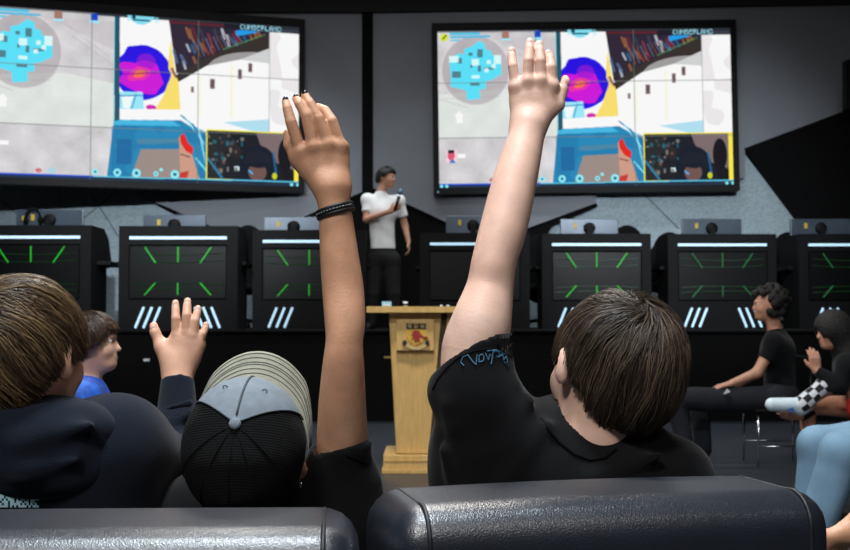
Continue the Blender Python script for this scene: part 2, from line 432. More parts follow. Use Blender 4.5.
# dark equipment cases standing along the wall between the booths
# ================================================================ the picture shown on both screens
def screen_pic(W=740, H=388):
    A = np.zeros((H, W, 3)); A[:] = (200, 198, 200)
    yy, xx = np.mgrid[0:H, 0:W]; X = (xx+.5)/W*740+45; Y = (yy+.5)/H*388+72
    g = np.random.default_rng(5)
    def noise(n, m):
        a = g.random((n+2, m+2)); u = yy/H*n; v = xx/W*m; i = u.astype(int); j = v.astype(int); fu = u-i; fv = v-j
        return a[i, j]*(1-fu)*(1-fv)+a[i+1, j]*fu*(1-fv)+a[i, j+1]*(1-fu)*fv+a[i+1, j+1]*fu*fv
    def put(mask, c, a=1.0):
        m = (mask*a)[..., None] if np.isscalar(a) else (mask*a)[..., None]
        A[:] = A*(1-m)+np.array(c)*m
    def poly(pts, c, a=1.0):
        ins = np.zeros(X.shape, bool); n = len(pts)
        for i in range(n):
            x1, y1 = pts[i]; x2, y2 = pts[(i+1) % n]
            ins ^= ((y1 > Y) != (y2 > Y)) & (X < (x2-x1)*(Y-y1)/((y2-y1) or 1e-9)+x1)
        put(ins, c, a); return ins
    def rect(x0, y0, x1, y1, c, a=1.0): return put((X >= x0) & (X < x1) & (Y >= y0) & (Y < y1), c, a)
    def ell(cx, cy, rx, ry, c, a=1.0):
        put(((X-cx)/rx)**2+((Y-cy)/ry)**2 < 1, c, a)
    def line(x0, y0, x1, y1, w, c, a=1.0):
        dx, dy = x1-x0, y1-y0; t = np.clip(((X-x0)*dx+(Y-y0)*dy)/(dx*dx+dy*dy), 0, 1)
        put((X-x0-t*dx)**2+(Y-y0-t*dy)**2 < (w/2)**2, c, a)
    nz = noise(14, 22); nf = noise(60, 100)
    A += (nz[..., None]-.5)*26+(nf[..., None]-.5)*8
    poly([(45, 230), (230, 215), (352, 235), (352, 335), (45, 335)], (222, 232, 224), .55)
    poly([(45, 90), (150, 72), (260, 120), (352, 160), (352, 90)], (188, 180, 184), .5)
    for a in [(200, 80, 330, 170), (250, 130, 340, 190), (60, 240, 200, 235), (45, 240, 120, 262)]: line(*a, 1.6, (168, 160, 164), .5)
    # far scene
    poly([(357, 72), (480, 72), (500, 215), (500, 300), (357, 300)], (240, 240, 238))
    poly([(474, 124), (486, 205), (498, 222), (498, 294), (436, 296), (462, 250)], (248, 212, 108))
    r2 = np.hypot(X-410, (Y-205)*.97)+(noise(26, 40)-.5)*10; put((r2 < 64) & (X > 357), (44, 20, 214))
    r3 = np.hypot(X-404, (Y-215)*1.05)+(noise(20, 30)-.5)*26; put((r3 < 46) & (X > 357), (196, 24, 206))
    r4 = np.hypot(X-418, (Y-178)*1.2); put(r4 < 22, (150, 30, 200), .7)
    r5 = np.hypot((X-402)+(Y-208)*.7, (Y-208)*1.3)+(noise(26, 40)-.5)*12; put(r5 < 22, (230, 60, 150), .8); put(r5 < 11, (246, 120, 50), .9)
    line(357, 212, 470, 200, 3, (70, 20, 150), .6)
    poly([(357, 252), (410, 250), (414, 290), (357, 298)], (150, 220, 240)); poly([(362, 262), (390, 258), (380, 290), (366, 290)], (230, 246, 250)); line(357, 262, 410, 258, 3, (50, 140, 190)); line(395, 256, 385, 292, 3, (60, 150, 190))
    ell(430, 285, 12, 6, (200, 40, 170))
    # ground
    poly([(357, 292), (560, 285), (785, 325), (785, 335), (560, 340), (357, 320)], (240, 250, 252))
    poly([(345, 318), (500, 312), (565, 350), (565, 455), (330, 455)], (40, 132, 176)); put((X > 340) & (X < 565) & (Y > 318) & (nz > .55), (28, 110, 158), .4)
    poly([(345, 318), (480, 314), (500, 326), (345, 330)], (70, 176, 214)); poly([(408, 384), (500, 380), (530, 450), (385, 450)], (150, 136, 130)); poly([(400, 360), (500, 356), (505, 366), (398, 372)], (92, 130, 150), .7)
    rect(352, 362, 386, 420, (30, 96, 150), .7)
    for i in range(5): line(500+i*14, 300+i*10, 562, 350+i*24, 4, (150, 226, 246) if i % 2 else (20, 110, 160), .8)
    # buildings and roof
    poly([(470, 78), (712, 78), (712, 100), (500, 205), (488, 200)], (52, 44, 58))
    for i in range(34):
        x = 475+g.random()*215; y = 84+g.random()*(110-(x-475)*.42); c = [(150, 60, 50), (90, 120, 160), (200, 210, 220), (60, 70, 90), (160, 100, 60), (40, 90, 140), (120, 40, 60)][int(g.integers(7))]
        line(x, y, x+6+g.random()*5, y+14+g.random()*14, 3+g.random()*5, c, .75)
    for i in range(12): line(530+i*9, 120-i*2, 545+i*9, 160-i*4, 3, (92, 104, 128) if i % 2 else (120, 60, 52), .9)
    poly([(628, 92), (680, 78), (682, 92), (632, 104)], (40, 150, 220)); line(600, 138, 700, 96, 4, (90, 150, 90), .6); rect(470, 76, 620, 84, (110, 40, 48), .7)
    poly([(487, 206), (560, 160), (712, 92), (712, 128), (640, 160), (560, 180), (494, 222)], (58, 52, 50))
    poly([(494, 222), (560, 180), (640, 160), (712, 128), (712, 330), (500, 300)], (246, 247, 246))
    ell(680, 190, 120, 50, (250, 252, 253), .5); poly([(640, 160), (712, 128), (712, 165)], (150, 150, 152), .5)
    for x, y, w, h in [(574, 222, 12, 24), (527, 238, 7, 14), (640, 195, 10, 24), (665, 178, 10, 22)]: rect(x-w/2, y-h/2, x+w/2, y+h/2, (150, 120, 112)); rect(x-w/2+2, y-h/2+2, x+w/2-2, y+h/2-3, (92, 84, 92))
    line(620, 176, 620, 300, 2.5, (246, 220, 110), .8); line(545, 205, 545, 300, 2, (246, 226, 140), .7)
    poly([(600, 312), (712, 300), (712, 330), (680, 332)], (120, 190, 216), .6)
    poly([(712, 80), (785, 80), (785, 455), (712, 330)], (238, 236, 236)); put((X > 712) & (nz > .6), (214, 210, 212), .6); line(712, 85, 712, 330, 2, (170, 170, 172))
    rect(772, 330, 785, 450, (250, 222, 80))
    poly([(344, 76), (356, 76), (358, 318), (346, 322)], (40, 84, 104)); line(344, 80, 344, 320, 3, (120, 210, 226), .8)
    # minimap
    rr = np.hypot(X-140, Y-170); put(rr < 86, (158, 150, 154), .55); put((rr > 84) & (rr < 87), (214, 208, 212), .7)
    cy = (92, 214, 236)
    poly([(150, 97), (164, 104), (166, 118), (180, 122), (182, 132), (204, 136), (206, 180), (178, 196), (166, 196), (166, 216), (150, 218), (152, 240), (118, 244), (116, 220), (96, 214), (76, 210), (78, 186), (74, 140), (96, 128), (112, 130), (112, 116), (130, 112)], cy)
    for x, y, w, h in [(100, 146, 12, 14), (152, 128, 14, 20), (92, 180, 22, 16), (150, 166, 8, 16), (174, 166, 24, 6), (128, 130, 10, 8), (130, 160, 6, 8), (138, 204, 24, 8)]: rect(x-w/2, y-h/2, x+w/2, y+h/2, (84, 110, 122), .85)
    for x, y, w, h in [(86, 142, 24, 16), (140, 150, 18, 16), (196, 144, 18, 22), (174, 150, 10, 10), (168, 170, 10, 10), (186, 160, 10, 10), (140, 186, 20, 8)]: rect(x-w/2, y-h/2, x+w/2, y+h/2, (226, 244, 248), .85)
    poly([(86, 282), (98, 270), (110, 282), (106, 284), (106, 300), (90, 300), (90, 284)], (250, 250, 250), .8)
    rect(64, 366, 90, 398, (236, 200, 210)); ell(76, 380, 9, 12, (214, 90, 120)); rect(68, 366, 84, 374, (40, 30, 50)); poly([(70, 398), (88, 398), (80, 388)], (40, 120, 190)); rect(92, 376, 112, 386, (250, 250, 250), .8)
    # hand with red tool
    poly([(496, 352), (506, 345), (530, 400), (545, 448), (500, 448)], (196, 150, 130)); poly([(498, 350), (508, 342), (516, 362), (530, 376), (528, 392), (512, 384), (500, 366)], (214, 40, 34)); line(500, 392, 522, 398, 3, (120, 70, 66)); poly([(498, 436), (520, 430), (516, 448), (498, 448)], (190, 60, 50)); line(536, 400, 562, 430, 4, (120, 214, 240))
    # inset camera picture
    rect(560, 330, 777, 449, (232, 222, 60)); rect(563, 333, 774, 447, (30, 32, 40))
    poly([(680, 333), (774, 333), (774, 420), (720, 400), (690, 360)], (122, 106, 108)); poly([(563, 333), (620, 333), (600, 447), (563, 447)], (48, 52, 50), .6)
    ell(686, 410, 44, 46, (22, 30, 44)); ell(684, 428, 22, 22, (110, 84, 80)); ell(686, 398, 34, 20, (30, 34, 46)); line(660, 412, 710, 408, 5, (20, 26, 40)); line(664, 425, 672, 432, 4, (90, 170, 220)); line(722, 380, 730, 430, 5, (40, 110, 160), .8)
    ell(752, 385, 18, 40, (24, 22, 30)); rect(746, 424, 774, 447, (26, 26, 34)); ell(726, 436, 6, 8, (190, 200, 40)); rect(628, 416, 640, 426, (200, 220, 230)); ell(620, 380, 24, 20, (44, 40, 44))
    for i in range(40):
        x = 567+g.random()*80; y = 338+g.random()*90; c = [(90, 96, 80), (150, 150, 140), (60, 80, 90), (120, 90, 80), (20, 24, 30), (40, 120, 140)][int(g.integers(6))]; ell(x, y, 2+g.random()*4, 2+g.random()*5, c, .7)
    line(565, 400, 600, 446, 5, (50, 130, 170), .9)
    # top and bottom bars
    put((Y < 78) & (X > 300), (28, 30, 38), .85); put((Y < 89) & (X > 600), (30, 34, 44), .85); put(Y < 76, (60, 66, 74), .6)
    poly([(372, 72), (438, 72), (428, 84), (412, 92), (398, 92), (382, 84)], (130, 214, 232)); line(388, 82, 424, 82, 4, (30, 90, 110)); ell(388, 76, 5, 4, (30, 60, 80)); 
    ell(62, 88, 10, 10, (206, 220, 60)); line(58, 92, 68, 82, 3, (50, 90, 40)); line(78, 80, 150, 79, 7, (90, 190, 220)); line(80, 88, 176, 86, 5, (80, 180, 216)); line(80, 95, 100, 95, 4, (90, 190, 220))
    rect(208, 74, 226, 92, (160, 120, 110)); rect(206, 92, 230, 97, (160, 224, 236)); rect(290, 74, 306, 90, (20, 70, 190)); rect(288, 90, 310, 96, (150, 220, 240))
    put(Y > 450, (26, 40, 60), .92); line(45, 451, 300, 451, 5, (30, 80, 200)); line(300, 451, 785, 448, 3, (90, 190, 220))
    for x, rr_ in [(354, 9), (398, 10), (443, 6), (487, 10), (304, 7)]:
        ell(x, 440, rr_, rr_, (140, 226, 240)); ell(x, 440, rr_*.4, rr_*.4, (30, 90, 120))
    ell(455, 430, 4, 4, (140, 226, 240)); ell(178, 441, 7, 5, (200, 90, 90), .8)
    for x in (55, 68, 772, 787): ell(x-4, 455, 4, 3.6, (130, 224, 244))
    F5 = {'C': '0111010001100001000010000100010111', 'U': '1000110001100011000110001100010111', 'M': '1000111011101011010110001100011000', 'B': '1111010001111101000110001100011111', 'E': '1111110000111101000010000100001111', 'R': '1111010001111101010010010100011000', 'L': '1000010000100001000010000100001111', 'A': '0111010001100011111110001100011000', 'N': '1000111001101011001110001100011000', 'D': '1111010001100011000110001100011111', '1': '0010001100001000010000100001000111', '0': '0111010001100011000110001100010111', '4': '0001000110010101001011111000100001', '5': '1111110000111100000100001100010111'}
    last = {'C': '0', 'U': '0', 'M': '1', 'B': '0', 'E': '1', 'R': '1', 'L': '1', 'A': '1', 'N': '1', 'D': '0', '1': '0', '0': '0', '4': '0', '5': '0'}
    def text(s, x, y, w, h, c):
        for i, ch in enumerate(s):
            b = F5[ch]+last[ch]
            for k in range(35):
                if b[k] == '1': r_, q = divmod(k, 5); rect(x+(i*6+q)*w, y+r_*h, x+(i*6+q+1)*w, y+(r_+1)*h, c)
    text('CUMBERLAND', 640, 75, 1.7, 1.7, (150, 206, 222)); text('1', 372, 73, 1.6, 1.9, (130, 220, 236)); text('0', 438, 73, 1.6, 1.9, (130, 220, 236)); text('45', 196, 435, 1.7, 1.9, (110, 210, 236))
    # seams of the panel wall
    for x in (293, 540): put(np.abs(X-x) < 1.1, (96, 120, 110), .75)
    for y in (201, 337): put(np.abs(Y-y) < 1.1, (120, 124, 124), .75)
    A = np.clip((A-128)*1.12+134, 0, 255)
    L = np.where(A/255 <= .04, A/255/12.92, ((A/255+.055)/1.055)**2.4)
    return L, W, H
L_, SW, SH = screen_pic()
M_screen = vcol_mat('screen_picture', .6, .93, .06)
scr_me = None
def screen(label, corner, bk):
    """corner: bottom-left/right world points of the lit area"""
    global scr_me
    bl, br, hgt, up = corner
    w = np.linalg.norm(br-bl); xdir = (br-bl)/w; nrmv = nrm(np.cross(xdir, up))
    rot = Matrix((tuple(xdir), tuple(-nrmv), tuple(up))).transposed()
    t = empty('display_screen', bl); tag(t, label, 'screen', None)
    t.rotation_euler = rot.to_euler()
    b = w*.02
    o = obj('bezel', merge(box(-b, w+b, 0, .12, -b*1.05, 0), box(-b, w+b, 0, .12, hgt, hgt+b*1.4), box(-b, 0, 0, .12, 0, hgt), box(w, w+b, 0, .12, 0, hgt), box(-b, w+b, .03, .12, -b, hgt+b)), M_bezel, t)
    obj('wall_bracket', box(w*bk[0], w*bk[1], .1, bk[2], hgt*.2, hgt*.8, .01), M_black, t)
    gx = np.linspace(0, w, SW); gz = np.linspace(hgt, 0, SH); X, Z = np.meshgrid(gx, gz)
    V = np.stack([X.ravel(), np.full(X.size, .02), Z.ravel()], 1)
    i = np.arange((SH-1)*(SW-1)); r, c = i//(SW-1), i % (SW-1); a = r*SW+c
    cols = np.concatenate([L_.reshape(-1, 3), np.ones((SW*SH, 1))], 1)
    obj('screen_panel', (V, np.stack([a, a+SW, a+SW+1, a+1], 1)), M_screen, t, False, cols)
    obj('status_light', merge(box(-b*.4, -b*.4+.02, -.004, 0, -b*.8, -b*.8+.02)), M_cyanp, t)
D_R = 13.62
def toP(px, py, D): return P(px, py, D)
# right screen: lit area x 438..734, y 28..188
bl = toP(439.5, 188, D_R); br = toP(734, 184.5, D_R); tl = toP(438, 31, D_R)
rx = nrm(br-bl); upv = nrm(np.array([0, 0, 1.])-rx*rx[2])
screen('large wall display on the right, map and purple orb picture, behind raised left hand', (bl, br, np.linalg.norm(tl-bl), upv), (.25, .75, .185))
# left screen turned inwards: lit area right edge x 298.5 (y 27..187), at x=0 (y -?..170)
D1 = 13.62; br = toP(298.5, 186.5, D1); tr = toP(298.5, 27, D1); hgt = np.linalg.norm(tr-br); w_ = hgt*296/159
ang = math.radians(15.5); xd = np.array([math.cos(ang), math.sin(ang), 0]); bl = br-xd*w_
screen('large wall display on the left, angled inwards and cut by the picture edge', (bl, br, hgt, np.array([0, 0, 1.])), (.9, .985, .30))
obj_edge = ws('side_display', 'dark unlit display edge above the black wedge at far right', 'screen', P(870, 109, 13.0))
obj('bezel', pixprism([(846, 60), (960, 40), (960, 100), (846, 109)], 13.0, .12), M_bezel, obj_edge)
obj('wall_bracket', pixprism([(870, 70), (940, 60), (940, 90), (870, 98)], 13.1, .64), M_black, obj_edge)
obj('screen_panel', pixprism([(851, 63), (955, 44), (955, 97), (851, 105)], 12.99, .01), M_glossy, obj_edge)
# ================================================================ gaming booths on the stage
def booth(label, cx, D, g1, g2, green=None, slashes=True, rz=0):
    g2 = g2 or .05
    c = P(cx, 329, D); t = empty('gaming_booth', (c[0], D, .88), rz)
    tag(t, label, 'gaming booth', 'gaming booths on the stage')
    W, H = .6, 1.05; s = .0101
    obj('front_panel', merge(box(-W, W, 0, .07, 0, .06), box(-W, W, 0, .07, .86, H), box(-W, -W+.1, 0, .07, .06, .86), box(W-.1, W, 0, .07, .06, .86), box(-W+.1, W-.1, .03, .07, .06, .86), box(-W+.1, W-.1, 0, .05, .06, .30)), M_black2, t)
    for q in (-1, 1):
        pts = [(.07, 0), (.55, 0), (.55, .64), (.75, .66), (.62, .95), (.45, H), (.07, H)]
        obj('side_panel', prism(pts, 'x', q*W, q*(W-.04)), M_black, t)
    obj('desktop', box(-W-(g1 or .05), W+g2, .2, .85, .66, .7, .008), M_black2, t)
    obj('display_panel', box(-W+.12, W-.12, .0, .03, .32, .84), M_glossy, t)
    obj('light_bar', box(-.49, .49, -.015, .005, .915, .942), M_led, t)
    if green:
        def gl(x0, z0, x1, z1, m=green, r=.0065): obj('light_strip', tube([(x0, -.008, z0), (x1, -.008, z1)], r, 6), m, t)
        for q in (-1, 1):
            gl(q*.335, .835, q*.225, .675); gl(q*.225, .475, q*.335, .35)
        gl(0, .84, 0, .68); gl(0, .475, 0, .355)
        for z, b in ((.775, -.02), (.70, -.02), (.455, .015), (.40, .015)):
            obj('faint_line', tube([(x, -.004, z+b*(1-(x/.45)**2)) for x in np.linspace(-.45, .45, 9)], .0035, 4), M_green3, t)
    if slashes:
        for q in (-1, 1):
            for i in range(3):
                x = .34-i*.083; obj('slanted_light', tube([(q*x, -.008, .23), (q*(x+.085), -.008, .02)], .0125, 6), M_led, t)
    return t
booth('leftmost gaming booth, black front with white light bar, behind brown hair of hoodie boy', 30, 11.0, 0, .14, M_green)
booth('black gaming booth with green lines, seen behind the small raised hand', 177.5, 11.09, .08, 0, M_green)
booth('black gaming booth with green lines, half hidden behind the arm with the bracelet', 309, 11.6, 0, 0, M_green)
booth('unlit gaming booth with only its white bar, behind the lectern', 475, 12.0, 0, 0, None, False)
booth('black gaming booth with green lines, right behind the bowl-haired boy', 597, 12.1, 0, 0, M_green)
booth('black gaming booth with dim lines behind the curly-haired seated person', 723, 12.15, 0, 0, M_green2)
booth('black gaming booth cut by the right picture edge', 854, 12.15, 0, 0, M_green2)
def monitor(label, x0, x1, y0, D):
    a = P(x0, y0, D); b = P(x1, y0, D); cx = (a[0]+b[0])/2; w = (b[0]-a[0])/2
    t = empty('gaming_monitor', (cx, D, 1.58)); tag(t, label, 'monitor', 'monitors standing on the booth desks')
    top = a[2]-1.58
    obj('housing', box(-w, w, -.02, .02, top-.36, top, .008), M_mon, t)
    obj('rear_hub', merge(ball((0, -.03, top-.11), (.07, .03, .07), None, 20, 10)), M_black2, t, True)
    obj('stand', merge(box(-.03, .03, -.08, -.03, 0, top-.1), box(-.12, .12, -.12, .08, 0, .012)), M_black2, t)
    obj('cable_tag', box(-w*.55, -w*.55+.035, -.03, -.018, top-.11, top-.05), M_yellow, t)
for lab, a in [('monitor back with a headset hung on it, above the leftmost booth', (17, 84, 210, 11.5)), ('monitor back above the booth behind the small raised hand', (144, 206, 215, 11.6)),
               ('monitor back above the booth crossed by the bracelet arm', (264, 324, 217, 12.1)), ('dark monitor back above the unlit booth', (446, 500, 216, 12.5)),
               ('monitor back above the booth behind the bowl-haired boy', (560, 618, 219, 12.6)), ('monitor back above the booth with dim lines', (681, 741, 219, 12.65)),
               ('monitor back below the black wedge at the right edge', (790, 850, 219, 12.65))]:
    monitor(lab, *a)
hs = ws('headset', 'black headset with a yellow mark hanging on the leftmost monitor', 'headset', P(33, 226, 11.42))
c = P(33, 217, 11.42); obj('headband', tube([c+np.array((.075*math.cos(a), 0, .085*math.sin(a))) for a in np.linspace(-.2, math.pi+.2, 12)], .012, 8), M_black, hs, True)
for q in (-1, 1): obj('ear_cup', ball(c+np.array((q*.075, 0, -.03)), (.025, .04, .045), None, 12, 8), M_black, hs, True)
obj('cup_mark', ball(c+np.array((-.095, -.02, -.02)), (.012, .02, .03), None, 10, 6), M_yellow, hs, True)
def gaming_chair(label, px, D, top, mark=False):
    c = P(px, 300, D); z1 = P(px, top, D)[2]-.88
    t = empty('gaming_chair', (c[0], D, .88)); tag(t, label, 'chair', 'gaming chairs on the stage')
    S = Field(); S.ell((0, .1, z1-.4), (.25, .07, .42), None, 0); S.ell((0, .1, z1-.13), (.16, .07, .13), None, .04); S.ell((-.2, .06, z1-.42), (.07, .08, .25), None, .04); S.ell((.2, .06, z1-.42), (.07, .08, .25), None, .04)
    obj('backrest', S.mesh(.02), M_black, t, True)
    S = Field(); S.ell((0, -.15, .46), (.27, .27, .07), None, 0); S.ell((-.22, -.15, .49), (.06, .24, .06), None, .03); S.ell((.22, -.15, .49), (.06, .24, .06), None, .03)
    obj('seat', S.mesh(.02), M_black, t, True)
    obj('gas_post', tube([(0, -.12, .1), (0, -.12, .42)], .03, 10), M_black2, t)
    for k in range(5):
        a = k*2*math.pi/5; obj('base_arm', merge(tube([(0, -.12, .1), (.3*math.cos(a), -.12+.3*math.sin(a), .06)], .02, 8), ball((.3*math.cos(a), -.12+.3*math.sin(a), .03), .03, None, 10, 8)), M_black2, t)
    if mark:
        obj('yellow_mark', merge(ball((-.03, .02, z1-.42), (.014, .02, .04)), ball((.03, .02, z1-.47), (.03, .02, .012)), ball((-.12, .03, z1-.25), (.02, .02, .01))), M_yellow, t, True)
gaming_chair('black gaming chair with small yellow marks between two booths left of bracelet arm', 246, 13.2, 226, True)
gaming_chair('dark gaming chair peeking left of the booth with dim lines', 672, 13.3, 233)
gaming_chair('dark gaming chair peeking left of the rightmost booth', 792, 13.3, 233)
gaming_chair('dark gaming chair whose top shows above the booth behind the bowl-haired boy', 629, 13.3, 226)
gaming_chair('dark gaming chair standing behind the unlit booth', 540, 13.3, 236)
# small socket plates on the stage front
for lab, x, y in (('small white socket plate on the stage front below the small raised hand', 146.5, 360),):
    p = P(x, y, 10.68); t = ws('socket_plate', lab, 'socket', p)
    obj('plate', box(p[0]-.028, p[0]+.028, 10.675, 10.698, p[2]-.012, p[2]+.012, .003), M_white, t)
# ================================================================ lectern
LD = 7.14
t = ws('lectern', 'light maple wooden lectern with a crest plaque standing before the stage', 'lectern', (P(415, 472, LD)[0], LD+.2, 0))
def lx(px, D=LD): return P(px, 400, D)[0]
def lz(py, D=LD): return P(400, py, D)[2]
body = [(lx(388.5), lz(313)), (lx(455), lz(313)), (lx(441), lz(455)), (lx(396), lz(455))]
obj('cabinet', prism(body, 'y', LD+.06, LD+.46), M_wood2, t)
obj('front_board', prism([(lx(389), lz(313)), (lx(441.5), lz(313)), (lx(428.5), lz(454)), (lx(396.5), lz(454))], 'y', LD+.03, LD+.062), M_wood, t)
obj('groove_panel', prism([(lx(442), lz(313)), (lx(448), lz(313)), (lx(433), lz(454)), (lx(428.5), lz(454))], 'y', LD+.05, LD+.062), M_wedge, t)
obj('side_board', prism([(lx(448), lz(313)), (lx(455), lz(313)), (lx(441), lz(454)), (lx(433), lz(454))], 'y', LD+.03, LD+.062), M_wood, t)
obj('base_plinth', merge(box(lx(383.5), lx(448), LD-.02, LD+.52, .03, lz(455), .006), box(lx(382), lx(450), LD-.035, LD+.535, 0, .03, .006), box(lx(385), lx(446), LD-.025, LD+.52, lz(461), lz(459.5))), M_wood, t)
tp = [(LD-.08, lz(313)), (LD-.08, lz(306.5)), (LD+.5, lz(306.5)+.06), (LD+.5, lz(313)+.06)]
obj('top_board', prism([(LD-.06, lz(312.5)), (LD-.06, lz(306.5)), (LD+.5, lz(306.5)+.0), (LD+.5, lz(312.5))], 'x', lx(367), lx(464)), M_wood, t)
pl = obj('crest_plaque', box(lx(396.5), lx(434), LD-.005, LD+.03, lz(350.5), lz(319.5), .004), M_wood, t)
yq = LD-.009
def flatp(pix, m, name, y=yq, th=.004): obj(name, prism([(lx(a), lz(b)) for a, b in pix], 'y', y-th, y+.004), m, t)
flatp([(406.3, 323.4), (426, 323.4), (426, 336), (423, 341.5), (416, 345.5), (409, 341.5), (406.3, 336)], M_gold, 'shield')
flatp([(406.3, 323.4), (426, 323.4), (426, 328.8), (406.3, 328.8)], M_ink, 'shield_chief', yq-.004)
for x in (410, 416.2, 422.4):
    obj('shield_ring', tube([(lx(x)+.0095*math.cos(a), yq-.01, lz(326.1)+.0095*math.sin(a)) for a in np.linspace(0, 2*math.pi, 12, endpoint=False)], .0028, 5, True), M_scroll if x != 416.2 else M_gold, t)
flatp([(411, 331.5), (413.5, 333), (413, 330.6), (416.5, 330.2), (419.5, 331), (420.5, 333.5), (423.6, 336.4), (427.8, 336.8), (428, 338.4), (422.6, 338.2), (420, 337), (419.4, 339.6), (420.4, 342), (417.4, 341.4), (414.2, 342.4), (414.8, 338.6), (411.2, 340), (413.6, 336.4), (410.6, 334.6), (413.6, 334.6)], M_red, 'shield_lion', yq-.004)
flatp([(404, 340.5), (406.5, 341), (409, 345), (416, 347.6), (423, 345), (425.5, 341), (428, 340.5), (426.5, 346.5), (420, 349.6), (412, 349.6), (405.5, 346.5)], M_scroll, 'motto_scroll', yq-.004)
for q in (-1, 1): flatp([(416+q*9.6, 340.5), (416+q*12.6, 340), (416+q*14, 343.5), (416+q*11, 344.8), (416+q*8.6, 343.4)], M_ink, 'scroll_curl', yq-.008)
obj('side_peg', tube([(lx(383), LD+.12, lz(358)), (lx(392), LD+.12, lz(358))], .007, 8), M_wood, t, True)
ztop = lz(306.5)
x = lx(385); c = ws('card_box', 'small pale blue card box standing on the lectern top', 'box', (x, LD+.3, ztop))
obj('carton', box(x-.031, x+.031, LD+.25, LD+.33, ztop, ztop+.036, .003), M_cyanp, c); obj('carton_label', box(x-.02, x+.02, LD+.247, LD+.251, ztop+.008, ztop+.018), M_white, c)
x = lx(404.5); c = ws('paper_cup', 'small white cup with a dark band on the lectern top', 'cup', (x, LD+.3, ztop))
obj('cup_wall', tube([(x, LD+.3, ztop), (x, LD+.3, ztop+.037)], [.014, .017], 14), M_white, c, True); obj('cup_band', tube([(x, LD+.3, ztop+.01), (x, LD+.3, ztop+.024)], [.0158, .0168], 14), M_ink, c, True)
for lab, px in (('white bottle cap on the lectern top, left of two', 442), ('white bottle cap on the lectern top, right of two beside the raised arm', 449)):
    x = lx(px); c = ws('bottle_cap', lab, 'cap', (x, LD+.3, ztop), 'bottle caps on the lectern')
    obj('cap_shell', merge(tube([(x, LD+.3, ztop), (x, LD+.3, ztop+.014)], .0105, 12)), M_white, c, True); obj('cap_rim', tube([(x+.011*math.cos(a), LD+.3, ztop+.003) if False else (x+.0108*math.cos(a), LD+.3+.0108*math.sin(a), ztop+.003) for a in np.linspace(0, 6.283, 12, endpoint=False)], .0015, 5, True), M_cyanp, c)
# ================================================================ sofas
def sofa(label, x0, x1, y0, ang, Z1=.77):
    L = (x1-x0); t = empty('leather_sofa', (x0, y0, 0), ang); tag(t, label, 'sofa', 'black leather sofas in front of the camera')
    T = .21
    def rb(x0, x1, y0, y1, z0, z1, r, ttl):
        S = Field(); c = np.array(((x0+x1)/2, (y0+y1)/2, (z0+z1)/2)); hs = np.array(((x1-x0)/2, (y1-y0)/2, (z1-z0)/2))-r
        def f(X, Y, Z):
            qx, qy, qz = np.abs(X-c[0])-hs[0], np.abs(Y-c[1])-hs[1], np.abs(Z-c[2])-hs[2]
            return np.sqrt(np.maximum(qx, 0)**2+np.maximum(qy, 0)**2+np.maximum(qz, 0)**2)+np.minimum(np.maximum(np.maximum(qx, qy), qz), 0)-r+.004*np.cos((X-c[0])/max(hs[0], .1)*1.3)*-1
        S.ops.append(['u', 0, f, c-hs-r, c+hs+r]); return S.mesh(ttl)
    bk = obj('backrest', rb(0, L, -T, 0, .16, Z1, .045, .010), M_leather, t, True)
    for q in (.042, L-.042):
        r = .042; pts = [(q, -T-.0005, z) for z in np.linspace(.2, Z1-r, 8)]+[(q, -T+r-r*math.cos(a)-.001, Z1-r+r*math.sin(a)+.0005) for a in np.linspace(.15, math.pi/2, 7)]+[(q, y, Z1-.001) for y in np.linspace(-T+r+.02, -r, 6)]
        obj('piping', tube(pts, .0028, 6), M_thread, bk, True)
    obj('seat_cushion', rb(0, L, -.02, .62, .22, .42, .05, .02), M_leather, t, True)
    obj('base_frame', box(.01, L-.01, -T+.02, .58, .08, .23, .01), M_thread, t)
    for a in (.06, L-.06):
        for b in (-T+.07, .5): obj('leg', tube([(a, b, 0), (a, b, .09)], [.018, .024], 12), M_black2, t)
    return t
a1 = math.radians(4.5); sofa('black grained leather sofa back at lower left, under hoodie boy and capped person', -1.25, -.083, 1.43-1.167*math.tan(a1), a1, .763)
p0 = (-.084, 1.445); a2 = math.radians(13.5)
sofa('black grained leather sofa back at lower right with rounded end, under the bowl-haired boy', p0[0], p0[0]+.566, p0[1], a2, .782)
# ================================================================ chrome chairs
def chair(label, loc, rz, s=1):
    t = empty('stacking_chair', loc, rz); tag(t, label, 'chair', 'black chairs with chrome legs')
    t.scale = (s, s, s)
    obj('seat', box(-.22, .22, -.22, .22, .42, .45, .012), M_black2, t, True)
    obj('backrest', box(-.2, .2, -.245, -.22, .6, .86, .01), M_black2, t, True)
    for q in (-1, 1):
        obj('leg', tube([(q*.2, .2, 0), (q*.19, .19, .42)], .0095, 8), M_chrome, t, True)
        obj('leg', tube([(q*.2, -.2, 0), (q*.19, -.21, .42)], .0095, 8), M_chrome, t, True)
        obj('back_post', tube([(q*.19, -.21, .42), (q*.185, -.235, .86)], .0095, 8), M_chrome, t, True)
        obj('stretcher', tube([(q*.197, .197, .16), (q*.197, -.2, .16)], .006, 6), M_chrome, t, True)
    return t
